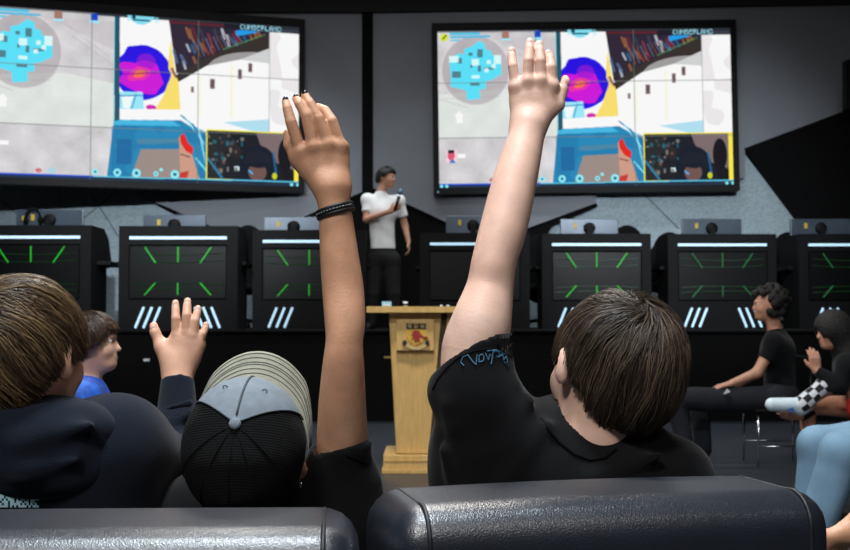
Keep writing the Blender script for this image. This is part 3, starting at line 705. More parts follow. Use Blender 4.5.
# ================================================================ people
M_skinA = mat('tanned_skin', (206, 154, 122), .5, bump=(300, .25), var=(35, .1), sss=.12)
M_skinB = mat('fair_skin', (232, 190, 170), .5, bump=(300, .2), var=(30, .08), sss=.12)
M_skinC = mat('light_skin', (222, 174, 148), .5, bump=(300, .2), var=(30, .08), sss=.12)
M_skinD = mat('presenter_skin', (190, 138, 112), .5, bump=(200, .1), var=(30, .08))
M_nailp = mat('black_nail_polish', (16, 14, 18), .2, var=(30, .1))
M_nail = mat('bare_nail', (236, 190, 178), .3, var=(30, .05))
M_tee = mat('black_cotton', (13, 14, 17), .95, bump=(500, .3), var=(14, .2), spec=.2, sheen=.06)
M_teetrim = mat('black_ribbing', (7, 8, 9), .95, bump=(700, .4), var=(14, .2), spec=.15)
M_hood = mat('navy_fleece', (19, 25, 37), .95, bump=(420, .4), var=(14, .2), spec=.15, sheen=.08)
M_wtee = mat('white_cotton', (236, 236, 236), .85, bump=(200, .2), var=(14, .04))
M_trous = mat('black_trousers', (12, 12, 14), .9, bump=(300, .2), var=(14, .2))
M_navy = mat('navy_joggers', (18, 21, 30), .9, bump=(300, .2), var=(14, .2))
M_jeans = mat('pale_blue_denim', (104, 134, 156), .85, bump=(500, .4), var=(9, .2))
M_blue = mat('bright_blue_print', (16, 50, 170), .7, bump=(300, .2), var=(30, .5, (40, 110, 220)))
M_redc = mat('red_shorts', (220, 44, 36), .8, bump=(300, .2), var=(14, .1))
M_shoe = mat('white_trainer', (206, 222, 230), .6, bump=(200, .1), var=(20, .06))
M_dshoe = mat('dark_shoe', (24, 24, 28), .6, bump=(200, .1), var=(20, .1))
M_eye = mat('eye_white', (225, 225, 222), .2, var=(10, .03)); M_iris = mat('eye_iris', (50, 34, 24), .2, var=(60, .2))
M_hair = vcol_mat('hair_strands', .38, 0, .5)
M_hair2 = mat('dark_curly_hair', (20, 16, 14), .7, bump=(120, .8, .01), var=(60, .3))
M_capg = mat('grey_twill', (112, 122, 132), .85, bump=(900, .4), var=(60, .1))
M_capk = mat('khaki_brim', (150, 150, 134), .85, bump=(900, .4), var=(60, .1))
M_capm = mat('black_trucker_mesh', (5, 5, 6), .85, spec=.2, bump=(150, .8, .003), bumptype='WAVE_Z', var=(40, .2))
M_stitch = mat('dark_stitching', (60, 68, 74), .8, var=(40, .1))
M_band = mat('black_bracelet', (18, 18, 20), .5, bump=(200, .2), var=(20, .2))
M_bead = mat('bracelet_bead', (150, 152, 158), .3, .6, var=(20, .1))
M_print = mat('blue_grey_print', (66, 112, 142), .8, var=(60, .2))
M_printc = mat('pale_cyan_print', (176, 220, 232), .8, var=(60, .08))
M_mic = mat('microphone_black', (24, 28, 34), .4, var=(20, .1)); M_micg = mat('microphone_grille', (92, 128, 150), .4, .5, bump=(400, .5), var=(20, .1))
def chk():
    m = mat('black_white_check', (20, 20, 22), .85); nt = m.node_tree; b = nt.nodes['Principled BSDF']
    uv = nt.nodes.new('ShaderNodeAttribute'); uv.attribute_name = 'Col'; nt.links.new(uv.outputs['Color'], b.inputs['Base Color']); return m
M_check = chk()
VT = [0, 1, 0]
def sub(S, *a): return S
# ---------------------------------------------------------------- right foreground boy, left arm raised
DB = 1.70
t = ws('person', 'person with bowl-cut dark brown hair in black t-shirt, left arm raised bare to the sleeve', 'person', (.25, 2.0, .42))
hc = P(603, 369, 1.72); Rb = frame((-.38, .90, .12), (.17, .10, .97))
nb = P(588, 462, 1.72)
S = Field(); head_ops(S, hc, Rb, .93, nb, .052); S.cone(nb+np.array([0, .0, .03]), nb+np.array([-.02, .03, -.09]), .052, .075, .03)
headm = S.mesh(.0035)
arm_px = [(528.5, 127, 1.745, .0265), (525.5, 140, 1.74, .029), (515.3, 179, 1.72, .0345), (503.5, 228, 1.70, .0365), (494, 262, 1.69, .0345), (489.5, 290, 1.69, .0370), (480.5, 326, 1.68, .0465), (474, 350, 1.68, .0495), (475, 385, 1.68, .050), (490, 430, 1.70, .052)]
ap = [P(a, b, d) for a, b, d, r in arm_px]; ar = [q[3] for q in arm_px]
# hand, back towards the camera
S = Field(); dH = 1.75
w = P(528.5, 125, dH)
mcp = [P(515.5, 86, dH-.002), P(527.5, 80, dH-.006), P(541, 79.5, dH-.006), P(552.5, 85, dH-.002)]
pip = [P(512.8, 66, dH-.002), P(528.5, 60.5, dH-.008), P(540.3, 61, dH-.008), P(551.5, 67, dH-.004)]
dip = [P(511.7, 56, dH+.006), P(529.5, 48.5, dH), P(539.6, 50.5, dH), P(549.8, 58, dH+.004)]
tip = [P(511.6, 50.5, dH+.012), P(529.8, 42, dH+.008), P(539, 44.5, dH+.008), P(548.3, 53.5, dH+.012)]
rad = [(.0088, .0078, .0068, .0062), (.0092, .0084, .0074, .0066), (.0092, .0084, .0074, .0066), (.0090, .0082, .0072, .0064)]
wof = [-.014, -.005, .006, .015]
for i in range(4):
    S.cone(w+np.array((wof[i], 0, 0)), mcp[i]+np.array((0, .004, -.002)), .0125, .0112, .014)
S.ell(P(533, 103, dH), (.032, .013, .032), None, .012)
for i in range(4):
    r = rad[i]; S.ell(mcp[i]+np.array((0, -.003, -.001)), .0082, None, .010)
    S.cone(mcp[i], pip[i], r[0]*.98, r[1]*1.0, .004)
    S.cone(pip[i], dip[i], r[1]*1.0, r[2]*1.06, .0008); S.cone(dip[i], tip[i], r[2]*1.04, r[3]*1.04, .0008)
th0, th1, th2, th3 = P(543, 116, dH+.002), P(558.5, 105, dH+.004), P(563.5, 89, dH+.006), P(565.3, 79, dH+.008)
S.cone(th0, th1, .014, .0100, .012); S.cone(th1, th2, .0090, .0082, .004); S.cone(th2, th3, .0082, .0062, .0008)
S.cone(P(533, 116, dH), P(548, 104, dH+.004), .012, .009, .012)
S.chain(ap[:8], ar[:8], .018)
handm = S.mesh(.0022)
S = Field(); S.chain(ap[6:], ar[6:], .02)
sh = P(490, 438, 1.72); shR = P(675, 478, 1.74); chest = P(580, 480, 1.78); pel = np.array((.25, 1.98, .50))
S.cone(sh, chest, .045, .085, .03); S.cone(shR, chest, .034, .085, .03); S.cone(nb+np.array([-.01, .02, -.04]), chest, .05, .085, .03); S.cone(chest, pel, .085, .085, .03)
elR = P(740, 590, 1.85); S.cone(shR, np.array((.45, 1.9, .55)), .034, .032, .01)
S.cone(np.array((.45, 1.9, .55)), np.array((.36, 2.1, .52)), .034, .024, .01); hand_ops(S, np.array((.36, 2.1, .52)), (-.3, 1, -.05), (-1, -.3, 0), (0, 0, -1), .8, .35)
bodym = S.mesh(.007)
body = obj('body', nmerge(headm, handm, bodym), M_skinB, t, True)
eyes(t, hc, Rb, .93, M_eye, M_iris)
for i, (a, b) in enumerate(zip(dip, tip)):
    c = a*.35+b*.65+np.array((0, -.0056, .0005)); obj('fingernail', ball(c, (.0046, .0016, .0058), None, 10, 8), M_nail, t, True)
obj('fingernail', ball(th2*.3+th3*.7+np.array((.0035, -.0062, 0)), (.0042, .002, .0062), None, 10, 8), M_nail, t, True)
def lim_bowl(az):
    f = np.sin(az); return np.where(f > .35, .10, np.where(f > -.2, -.42, -.80))
def smooth_lim(back, side, front):
    def f(az):
        s = np.sin(az); s = np.asarray(s, float)
        return np.where(s < 0, side+(back-side)*np.clip(-s*1.6, 0, 1)**1.2, side+(front-side)*np.clip(s*1.6-.35, 0, 1))
    return f
hair(t, hc, Rb, (.095, .102, .106), .112, (.15, -.52, .85), smooth_lim(-.86, -.10, .12), 14000, M_hair, 2.1, 1.1, .0006, 3, (42, 34, 28), (112, 94, 76), (-.020, -.014, .017), .09, .4, 2.15)
# t-shirt
S = Field()
S.chain([ap[9], P(476, 390, 1.68), P(474, 355, 1.68), P(478, 320, 1.68)], [.074, .066, .0605, .060], .03)
S.cone(P(478, 400, 1.68), P(449, 392, 1.69), .05, .030, .03)
S.plane(P(474, 341, 1.62), nrm(np.array((-.42, .30, .86))), .003)
S.cone(P(474, 372, 1.68), ap[5], .0505, .052, .002, op='s')
S.cone(sh+np.array((.01, .01, -.02)), chest, .075, .112, .06); S.cone(shR, chest, .054, .112, .06)
S.cone(nb+np.array([0, .035, -.035]), chest, .052, .112, .06); S.cone(chest, pel, .128, .125, .05)
S.cone(sh+np.array((-.02, .02, -.03)), P(470, 560, 1.76), .062, .075, .05); S.cone(P(485, 470, 1.73), P(560, 480, 1.74), .07, .08, .05)
S.cone(P(640, 462, 1.74), P(560, 455, 1.73), .045, .05, .05)
S.cone(shR, np.array((.445, 1.88, .60)), .054, .050, .03, None, True)
for a, b, r in [((452, 405), (500, 372), .006), ((455, 425), (512, 385), .006), ((480, 450), (530, 400), .007), ((500, 480), (548, 425), .006), ((590, 478), (660, 455), .006), ((445, 450), (460, 500), .006)]:
    S.cone(P(a[0], a[1], 1.645), P(b[0], b[1], 1.66), r, r*.6, .025)
S.disp(folds(.0028, 26, 4))
# neck opening
S.ell(nb+np.array((.0, .02, .052)), (.066, .075, .060), None, .004, op='s')
shirt = obj('tshirt', S.mesh(.0045), M_tee, t, True)
BV = bvh(shirt)
# ribbed neckline and sleeve hem laid on the cloth
def on_surface(B, pts, out=.001):
    r = []
    for p in pts:
        n = B.find_nearest(Vector(p)); v = n[0]; r.append(np.array(v)+np.array(n[1])*out)
    return r
hem = [onto(BV, x, y, .0005) for x, y in [(433, 390), (438, 379), (447, 368), (459, 357), (474, 351), (490, 349), (503, 352), (511, 357)]]
hem = [h for h in hem if h is not None]
if len(hem) > 2: obj('sleeve_hem', tube(hem, .0016, 6), M_teetrim, t, True)
col = [onto(BV, x, y, .0005) for x, y in [(541, 418), (548, 428), (560, 443), (574, 454), (590, 460), (605, 458), (616, 449)]]
col = [h for h in col if h is not None]
if len(col) > 2: obj('collar', tube(col, .0028, 6), M_teetrim, t, True)
def strokes(name, B, lines, w, m, parent, out=.0012):
    vf = []
    for ln in lines:
        pts = []
        for i in range(len(ln)-1):
            (x0, y0), (x1, y1) = ln[i], ln[i+1]
            for k in range(3): pts.append(onto(B, x0+(x1-x0)*k/3, y0+(y1-y0)*k/3, out))
        pts.append(onto(B, *ln[-1], out)); pts = [p for p in pts if p is not None]
        if len(pts) > 1: vf.append(tube(pts, w, 4))
    if vf: return obj(name, merge(*vf), m, parent)
def decal(name, B, polys, m, parent, out=.001):
    V = []; Fc = []
    for pl in polys:
        ps = [onto(B, x, y, out) for x, y in pl]
        if any(p is None for p in ps): continue
        n = len(V); V += [tuple(p) for p in ps]; Fc.append(tuple(range(n, n+len(ps))))
    if V: return obj(name, (V, Fc), m, parent)
strokes('sleeve_print', BV, [[(464, 366), (461, 362), (463, 357), (468, 355)], [(468, 355), (473, 362), (476, 365), (477, 354)], [(479, 362), (479, 356), (482, 354), (484, 357), (483, 361), (479, 362)], [(485, 353), (488, 360), (490, 354), (493, 358)], [(493, 351), (491, 364)], [(493, 352), (498, 351), (500, 355), (496, 357)], [(487, 351), (496, 350), (505, 354)], [(498, 358), (502, 354), (503, 360), (506, 356), (507, 363)], [(504, 362), (508, 366)]], .00085, M_print, t)
# trousers of the boy (seated, hidden behind the sofa)
def seated_legs(t, pel, hipw, knees, ankles, m, r=.07, shoe=M_dshoe, h=.012, fwd=None, bare=None):
    S = Field(); 
    for q, kn, an in zip((-1, 1), knees, ankles):
        side = nrm(np.cross(np.array(kn)-pel, (0, 0, 1))); hp = pel-side*q*hipw*-1 if False else pel+side*q*hipw
        S.cone(pel, hp, r*1.4, r*1.15, .03); S.cone(hp, kn, r*1.1, r*.85, .04); S.cone(kn, an, r*.8, r*.55, .03, None, True)
    S.disp(folds(.002, 25, 2)); obj('trousers', S.mesh(h), m, t, True)
    for kn, an in zip(knees, ankles):
        an = np.array(an); f = fwd if fwd is not None else nrm([*(np.array(kn)-pel)[:2], 0]); S = Field()
        S.ell(an+np.array((0, 0, .0)), (.042, .042, .045), None, 0); S.cone(an+np.array((0, 0, -.035))-f*.02, an+f*.13+np.array((0, 0, -.045)), .04, .032, .03); S.plane((0, 0, an[2]-.075), (0, 0, -1), .004)
        o = obj('shoe', S.mesh(h*.7), shoe, t, True)
        obj('sole', merge(prism([(c[0], c[1]) for c in [tuple((an+f*u+np.cross(f, (0, 0, 1))*v)[:2]) for u, v in ((-.05, -.034), (-.05, .034), (.06, .04), (.14, .03), (.165, 0), (.14, -.03), (.06, -.04))]], 'z', an[2]-.085, an[2]-.073)), M_white if shoe is not M_dshoe else M_dshoe, o)
seated_legs(t, pel, .08, [(.14, 2.40, .49), (.40, 2.40, .49)], [(.14, 2.46, .085), (.42, 2.46, .085)], M_trous, .065)
# ---------------------------------------------------------------- capped person, right arm raised
t = ws('person', 'person in grey and black trucker cap with right arm raised, bracelet and black nails', 'person', (-.2, 1.95, .42))
hc = P(244, 448, 1.56); tl = math.radians(64)
Rc = frame((.10, math.cos(tl), math.sin(tl)), (.02, -math.sin(tl), math.cos(tl)))
wc = lambda *p: hc+Rc@np.array(p)
nb = np.array(P(243, 470, 1.73))
S = Field(); head_ops(S, hc+Rc@np.array((0, 0, -.03)), Rc, .94, nb, .05)
headm = S.mesh(.0035)
arm_px = [(332, 188, 1.60, .0245), (334, 205, 1.60, .0234), (336.3, 222, 1.60, .0248), (338.8, 251, 1.60, .0276), (343, 290, 1.60, .0302), (345, 322, 1.59, .0292), (344.3, 342, 1.585, .0268), (343.3, 366, 1.59, .0300), (342.3, 404, 1.61, .0345), (342, 440, 1.63, .0375), (338, 480, 1.66, .038)]
ap = [P(a, b, d) for a, b, d, r in arm_px]; ar = [q[3] for q in arm_px]
S = Field(); dH = 1.60
mcp = [P(300.5, 151, dH-.006), P(313.5, 146, dH-.010), P(328, 144, dH-.008), P(340.5, 146, dH)]
pip = [P(291, 122, dH-.012), P(306.5, 115.5, dH-.014), P(318.5, 118.5, dH-.012), P(332, 121, dH-.004)]
dip = [P(287.3, 108, dH-.010), P(299.5, 104, dH-.012), P(310, 103.5, dH-.010), P(325, 110.5, dH+.006)]
tip = [P(285.5, 101, dH-.004), P(296, 98.5, dH-.004), P(305, 95, dH-.004), P(318, 107, dH+.020)]
rad = [(.0092, .0082, .0068, .0056), (.0094, .0086, .0070, .0058), (.0094, .0086, .0070, .0058), (.0088, .0080, .0070, .0060)]
w = P(332, 186, dH); wof = [-.012, -.005, .004, .012]
for i in range(4): S.cone(w+np.array((wof[i], .002, 0)), mcp[i]+np.array((0, .008, -.004)), .0135, .0130, .014)
S.ell(P(323, 163, dH+.004), (.030, .014, .030), None, .012)
for i in range(4):
    r = rad[i]; S.ell(mcp[i]+np.array((0, -.001, 0)), .0092, None, .010)
    S.cone(mcp[i], pip[i], r[0]*.96, r[1]*1.02, .0035)
    S.cone(pip[i], dip[i], r[1]*1.0, r[2]*1.04, .0008); S.cone(dip[i], tip[i], r[2]*1.02, r[3], .0008)
ths = [P(318, 178, dH+.004), P(299.5, 160, dH+.006), P(290, 145, dH+.006), P(287.8, 134, dH+.008)]
S.cone(ths[0], ths[1], .015, .0125, .014); S.cone(ths[1], ths[2], .0112, .0095, .008); S.cone(ths[2], ths[3], .0093, .0072, .003)
S.chain(ap[:10], ar[:10], .016)
handm = S.mesh(.0022)
S = Field(); S.chain(ap[8:], ar[8:], .02)
sh = P(334, 492, 1.68); shL = P(196, 512, 1.74); chest = P(252, 525, 1.80); pel = np.array((-.22, 2.03, .50))
S.cone(sh, chest, .038, .07, .03); S.cone(shL, chest, .034, .07, .03); S.cone(nb, chest, .042, .07, .03); S.cone(chest, pel, .07, .07, .03)
S.cone(shL, np.array((-.42, 1.86, .55)), .034, .032, .02); S.cone(np.array((-.42, 1.86, .55)), np.array((-.33, 2.1, .56)), .032, .024, .01); hand_ops(S, np.array((-.33, 2.1, .56)), (.3, 1, -.1), (1, -.3, 0), (0, 0, -1), .8, .35)
body = obj('body', nmerge(headm, handm, S.mesh(.007)), M_skinA, t, True)
eyes(t, hc+Rc@np.array((0, 0, -.03)), Rc, .94, M_eye, M_iris)
for i in range(3):
    dv = nrm(tip[i]-dip[i]); c = tip[i]+dv*.001+np.array((.0005, -.0028, .001)); obj('fingernail', ball(c, (.0045, .0036, .0048), None, 10, 8), M_nailp, t, True)
# bracelet
bc = P(335.2, 211, 1.60); tilt = nrm((-.30, 0, 1)); e1 = nrm(np.cross((0, 1, 0), tilt)); e2 = np.cross(tilt, e1)
rng_ = [bc+e1*.0262*math.cos(a)+e2*.0266*math.sin(a)*.98 for a in np.linspace(0, 2*math.pi, 36, endpoint=False)]
br_ = ws('bracelet', 'black braided bracelet with pale beads on the raised wrist', 'bracelet', bc)
for dz in (-.0045, 0, .0045): obj('cord', tube([p+tilt*dz for p in rng_], .0029, 8, True), M_band, br_, True)
for k in range(20, 34): obj('bead', ball(bc+(rng_[k]-bc)*1.11+tilt*.001, .0011, None, 8, 6), M_bead, br_, True)
# cap : dome in head coordinates (left, forward, up)
def dome(az0, az1, n, u0, r=(.087, .1, .096), k=1.0, m=16):
    V = []; Fc = []
    for j in range(m+1):
        e = math.pi/2*(1-j/m)+u0*(j/m)
        for i in range(n+1):
            a = az0+(az1-az0)*i/n
            V.append(wc(r[0]*k*math.cos(e)*math.cos(a), r[1]*k*math.cos(e)*math.sin(a), r[2]*k*math.sin(e)))
    for j in range(m):
        for i in range(n): Fc.append((j*(n+1)+i, (j+1)*(n+1)+i, (j+1)*(n+1)+i+1, j*(n+1)+i+1))
    return V, Fc
cap = obj('trucker_cap', dome(math.radians(150), math.radians(390), 40, math.radians(-34)), M_capm, None, True)
tag(cap, 'trucker cap with grey front and black mesh back, worn tilted up', 'cap')
def under(name, vf, m, sm=True): return obj(name, vf, m, cap, sm)
under('front_panel', dome(math.radians(30), math.radians(90), 14, 0, k=1.012), M_capg); under('front_panel', dome(math.radians(90), math.radians(150), 14, 0, k=1.012), M_capg)
pt = lambda a, e, k=1.02: wc(.087*k*math.cos(e)*math.cos(a), .1*k*math.cos(e)*math.sin(a), .096*k*math.sin(e))
under('button', ball(wc(0, .0, .097), (.0085, .0085, .005), Rc, 14, 8), M_capg)
under('centre_seam', tube([pt(math.pi/2, e, 1.018) for e in np.linspace(1.45, 0, 14)], .0016, 6), M_stitch)
for a in (30, 150): under('panel_seam', tube([pt(math.radians(a), e, 1.014) for e in np.linspace(1.5, 0, 14)], .0011, 6), M_stitch)
for a in (62, 118): under('eyelet', tube([pt(math.radians(a), .85, 1.018)+Rc@(np.array((math.cos(q), math.sin(q)*.5, math.sin(q)*.8))*.0032) for q in np.linspace(0, 2*math.pi, 12, endpoint=False)], .0008, 5, True), M_stitch)
for a in (210, 240, 270, 300, 330): under('panel_seam', tube([pt(math.radians(a), e, 1.0) for e in np.linspace(1.5, -.55, 16)], .0011, 6), M_capm)
V = []; Fc = []; n = 30; m = 14
for s_ in (0, 1):
    for j in range(m+1):
        for i in range(n+1):
            a = math.radians(8+164*i/n); rr = j/m; x0, y0 = .088*math.cos(a), .1*math.sin(a)
            x1 = .091*math.cos(a); y1 = .1*math.sin(a)+.052*min(1, math.sin(a)*1.6)
            x = x0+(x1-x0)*rr; y = y0+(y1-y0)*rr
            V.append(wc(x, y, .002-.0035*s_-.22*x*x/.1*1.6-.006*rr))
N1 = (m+1)*(n+1)
for j in range(m):
    for i in range(n):
        q = (j*(n+1)+i, (j+1)*(n+1)+i, (j+1)*(n+1)+i+1, j*(n+1)+i+1); Fc.append(q); Fc.append(tuple(N1+k for k in q[::-1]))
for i in range(n): a = m*(n+1)+i; Fc.append((a, a+N1, a+N1+1, a+1))
under('brim', (V, Fc), M_capk)
for rr in (.3, .42, .54, .66, .78, .9):
    pts = [np.array(V[int(round(rr*m))*(n+1)+i])+Rc@np.array((0, 0, .0006)) for i in range(n+1)]; under('brim_stitch', tube(pts, .0004, 5), M_stitch)
# earring
e_ = ws('earring', 'tiny silver stud in the right ear under the trucker cap', 'earring', P(300, 485, 1.6)); obj('stud', ball(P(301, 484, 1.585), .0032, None, 8, 6), M_chrome, e_, True); obj('clasp', ball(P(300, 487, 1.59), .0022, None, 8, 6), M_chrome, e_, True)
S = Field()
S.cone(P(337, 498, 1.68), P(343, 450, 1.63)+np.array((0, 0, .01)), .052, .0445, .03); S.plane(P(342, 444, 1.62), nrm((-.26, -.1, .96)), .003); S.cone(ap[10], ap[6], .040, .036, .002, op='s'); S.cone(sh, chest, .056, .1, .05); S.cone(shL, chest, .055, .1, .05); S.cone(nb+np.array((0, .01, -.02)), chest, .055, .1, .05); S.cone(chest, pel, .1, .11, .05)
S.cone(P(362, 480, 1.65), P(350, 560, 1.68), .02, .03, .03)
S.cone(shL, np.array((-.41, 1.83, .58)), .052, .048, .03, None, True); S.cone(P(338, 520, 1.68), P(345, 600, 1.75), .06, .06, .04)
S.disp(folds(.002, 30, 8))
shirt = obj('tshirt', S.mesh(.0045), M_tee, t, True); BV = bvh(shirt)
hem = [onto(BV, x, y, .0004) for x, y in [(320, 447), (328, 449), (338, 452), (348, 456), (358, 460), (366, 464)]]; hem = [h for h in hem if h is not None]
if len(hem) > 2: obj('sleeve_hem', tube(hem, .0013, 6), M_teetrim, t, True)
seated_legs(t, pel, .075, [(-.32, 2.42, .5), (-.1, 2.42, .5)], [(-.32, 2.48, .085), (-.08, 2.48, .085)], M_trous, .062)
# ---------------------------------------------------------------- hooded boy on the left
t = ws('person', 'person with light brown hair in dark navy hoodie, right hand raised low', 'person', (-.62, 2.0, .42))
hc = P(29, 354, 1.68); Rh = frame((.38, .92, .05), (.03, .02, 1)); nb = P(38, 428, 1.72)
S = Field(); head_ops(S, hc, Rh, .93, nb, .052); headm = S.mesh(.0035)
dH = 1.98; w = P(177, 376, dH)
S = Field()
# index .. little finger (thumb on the left)
mcp = [P(176.5, 334, dH-.004), P(186, 331, dH-.006), P(193.5, 334.5, dH-.005), P(199, 342.5, dH)]
pip = [P(175.8, 318, dH-.006), P(186.8, 315, dH-.008), P(195.3, 320.5, dH-.006), P(203, 333.5, dH)]
dip = [P(175.5, 309, dH), P(187.2, 306, dH), P(197, 313, dH), P(205.2, 328, dH+.004)]
tip = [P(175.4, 303, dH+.006), P(187.5, 301, dH+.006), P(198, 308.5, dH+.006), P(206, 324.5, dH+.008)]
rad = [(.0088, .0080, .0070, .0062), (.0090, .0082, .0072, .0063), (.0086, .0078, .0068, .0060), (.0078, .0070, .0062, .0054)]
for i in range(4): S.cone(w+np.array(([-.012, -.004, .004, .012][i], 0, 0)), mcp[i]+np.array((0, .004, -.004)), .0130, .0118, .014)
S.ell(P(181, 354, dH), (.034, .013, .034), None, .012)
for i in range(4):
    r = rad[i]; S.cone(mcp[i], pip[i], r[0]*1.02, r[1]*1.02, .0035); S.cone(pip[i], dip[i], r[1]*1.0, r[2]*1.04, .0008); S.cone(dip[i], tip[i], r[2]*1.02, r[3]*1.04, .0008)
ths = [P(172, 364, dH), P(161.5, 347, dH+.002), P(155, 332, dH+.002), P(153.8, 326, dH+.004)]
S.cone(ths[0], ths[1], .017, .0125, .014); S.cone(ths[1], ths[2], .0108, .0092, .008); S.cone(ths[2], ths[3], .0090, .0076, .003)
S.cone(P(178, 362, dH), P(176, 420, 1.94), .025, .027, .014, ((0, 1, 0), .8))
for i in range(4): pass
handm = S.mesh(.0024)
sh = P(118, 447, 1.72); shL = P(-60, 455, 1.68); chest = P(30, 500, 1.80); pel = np.array((-.62, 2.0, .50)); el = P(182, 478, 1.86); wr = P(177, 392, 1.97)
S = Field(); S.cone(sh, chest, .05, .1, .05); S.cone(shL, chest, .05, .1, .05); S.cone(nb, chest, .05, .1, .05); S.cone(chest, pel, .1, .1, .05); S.cone(sh, el, .043, .034, .02); S.cone(el, wr, .034, .024, .02)
S.cone(shL, np.array((-.85, 1.88, .58)), .043, .034, .02); S.cone(np.array((-.85, 1.88, .58)), np.array((-.72, 2.12, .56)), .033, .024, .02); hand_ops(S, np.array((-.72, 2.12, .56)), (.3, 1, -.1), (1, -.3, 0), (0, 0, -1), .8, .35)
body = obj('body', nmerge(headm, handm, S.mesh(.007)), M_skinC, t, True)
eyes(t, hc, Rh, .93, M_eye, M_iris)
for a, b in list(zip(dip, tip)): c = a*.3+b*.7+np.array((0, -.0052, .0008)); obj('fingernail', ball(c, (.0044, .0016, .0054), None, 10, 8), M_nail, t, True)
c = ths[2]*.4+ths[3]*.6+np.array((-.001, -.0072, .001)); obj('fingernail', ball(c, (.0048, .0016, .006), None, 10, 8), M_nail, t, True)
hair(t, hc, Rh, (.087, .098, .102), .104, (.28, -.86, .42), smooth_lim(-.80, -.10, .15), 14000, M_hair, 2.3, 1.2, .0006, 5, (58, 44, 32), (158, 128, 90), (0.010, -.012, .010), .12, .25, 2.1)
S = Field()
S.cone(sh, chest+np.array((0, 0, .0)), .078, .125, .06); S.cone(shL, chest, .078, .125, .06); S.cone(nb+np.array((0, .02, -.05)), chest, .06, .13, .06); S.cone(chest, pel, .14, .145, .05)
S.cone(P(70, 470, 1.72), P(0, 470, 1.70), .09, .09, .06); S.cone(sh+np.array((-.01, 0, -.01)), P(110, 540, 1.74), .07, .08, .05)
S.cone(sh, el, .070, .055, .03); S.cone(el, P(177, 430, 1.93), .054, .044, .03); S.cone(P(177, 430, 1.935), P(177.5, 377, 1.972), .041, .0335, .01, None, True)
S.cone(shL, np.array((-.85, 1.88, .58)), .07, .052, .03); S.cone(np.array((-.85, 1.88, .58)), np.array((-.74, 2.09, .56)), .05, .036, .02, None, True)
for a, b, r in [((168, 408), (190, 402), .004), ((166, 425), (192, 414), .004)]: S.cone(P(a[0], a[1], 1.66 if a[0] < 160 else 1.88), P(b[0], b[1], 1.70 if a[0] < 160 else 1.88), r, r, .02)
S.disp(folds(.0035, 18, 3)); S.ell(nb+np.array((0, .03, .06)), (.062, .07, .06), None, .01, op='s');
hd = obj('hoodie', S.mesh(.005), M_hood, t, True)
S = Field(); hz = P(36, 428, 1.66)
S.ell(hz+np.array((0, 0, 0)), (.128, .07, .052), None, 0); S.ell(hz+np.array((.0, -.012, -.05)), (.115, .055, .062), None, .03); S.cone(hz+np.array((-.11, .05, .0)), hz+np.array((-.07, .13, -.05)), .03, .028, .03); S.cone(hz+np.array((.10, .05, .01)), hz+np.array((.06, .13, -.05)), .03, .028, .03)
for a, b in [((-.1, .01), (.0, -.015)), ((.0, -.015), (.10, .01)), ((-.08, -.035), (.01, -.055)), ((.01, -.055), (.08, -.04))]: S.cone(hz+np.array((a[0], -.055, a[1])), hz+np.array((b[0], -.062, b[1])), .006, .006, .03)
S.ell(nb+np.array((0, .04, .055)), (.062, .085, .075), None, .02, op='s'); S.disp(folds(.004, 22, 6))
hood = obj('hood', S.mesh(.0045), M_hood, hd, True)
BV = bvh(hd)
cells = []; g = np.random.default_rng(9)
patt = ['..##..#.####.##.#...', '.#..##.#.##.####..#.', '####.#.####.#..####.', '###.######.##.##.##.', '##.#.###.#.##.#.####', '#.###.##.###.##.##..', '##.##.#####.#.#.#.#.', '#####.#.#.####.#.###']
for r_, row in enumerate(patt):
    for k, ch in enumerate(row):
        if ch == '#': x = -2+k*2.05; y = 489+r_*2.2; cells.append([(x, y), (x+2.1, y), (x+2.1, y+2.2), (x, y+2.2)])
decal('back_print', BV, cells, M_printc, hd, .0025)
strokes('print_line', BV, [[(59.5, 471), (62.5, 475), (65.5, 481), (68, 488), (69.5, 491)]], .0011, M_printc, hd, .001)
seated_legs(t, pel, .08, [(-.74, 2.42, .5), (-.5, 2.42, .5)], [(-.74, 2.48, .085), (-.5, 2.48, .085)], M_navy, .065)
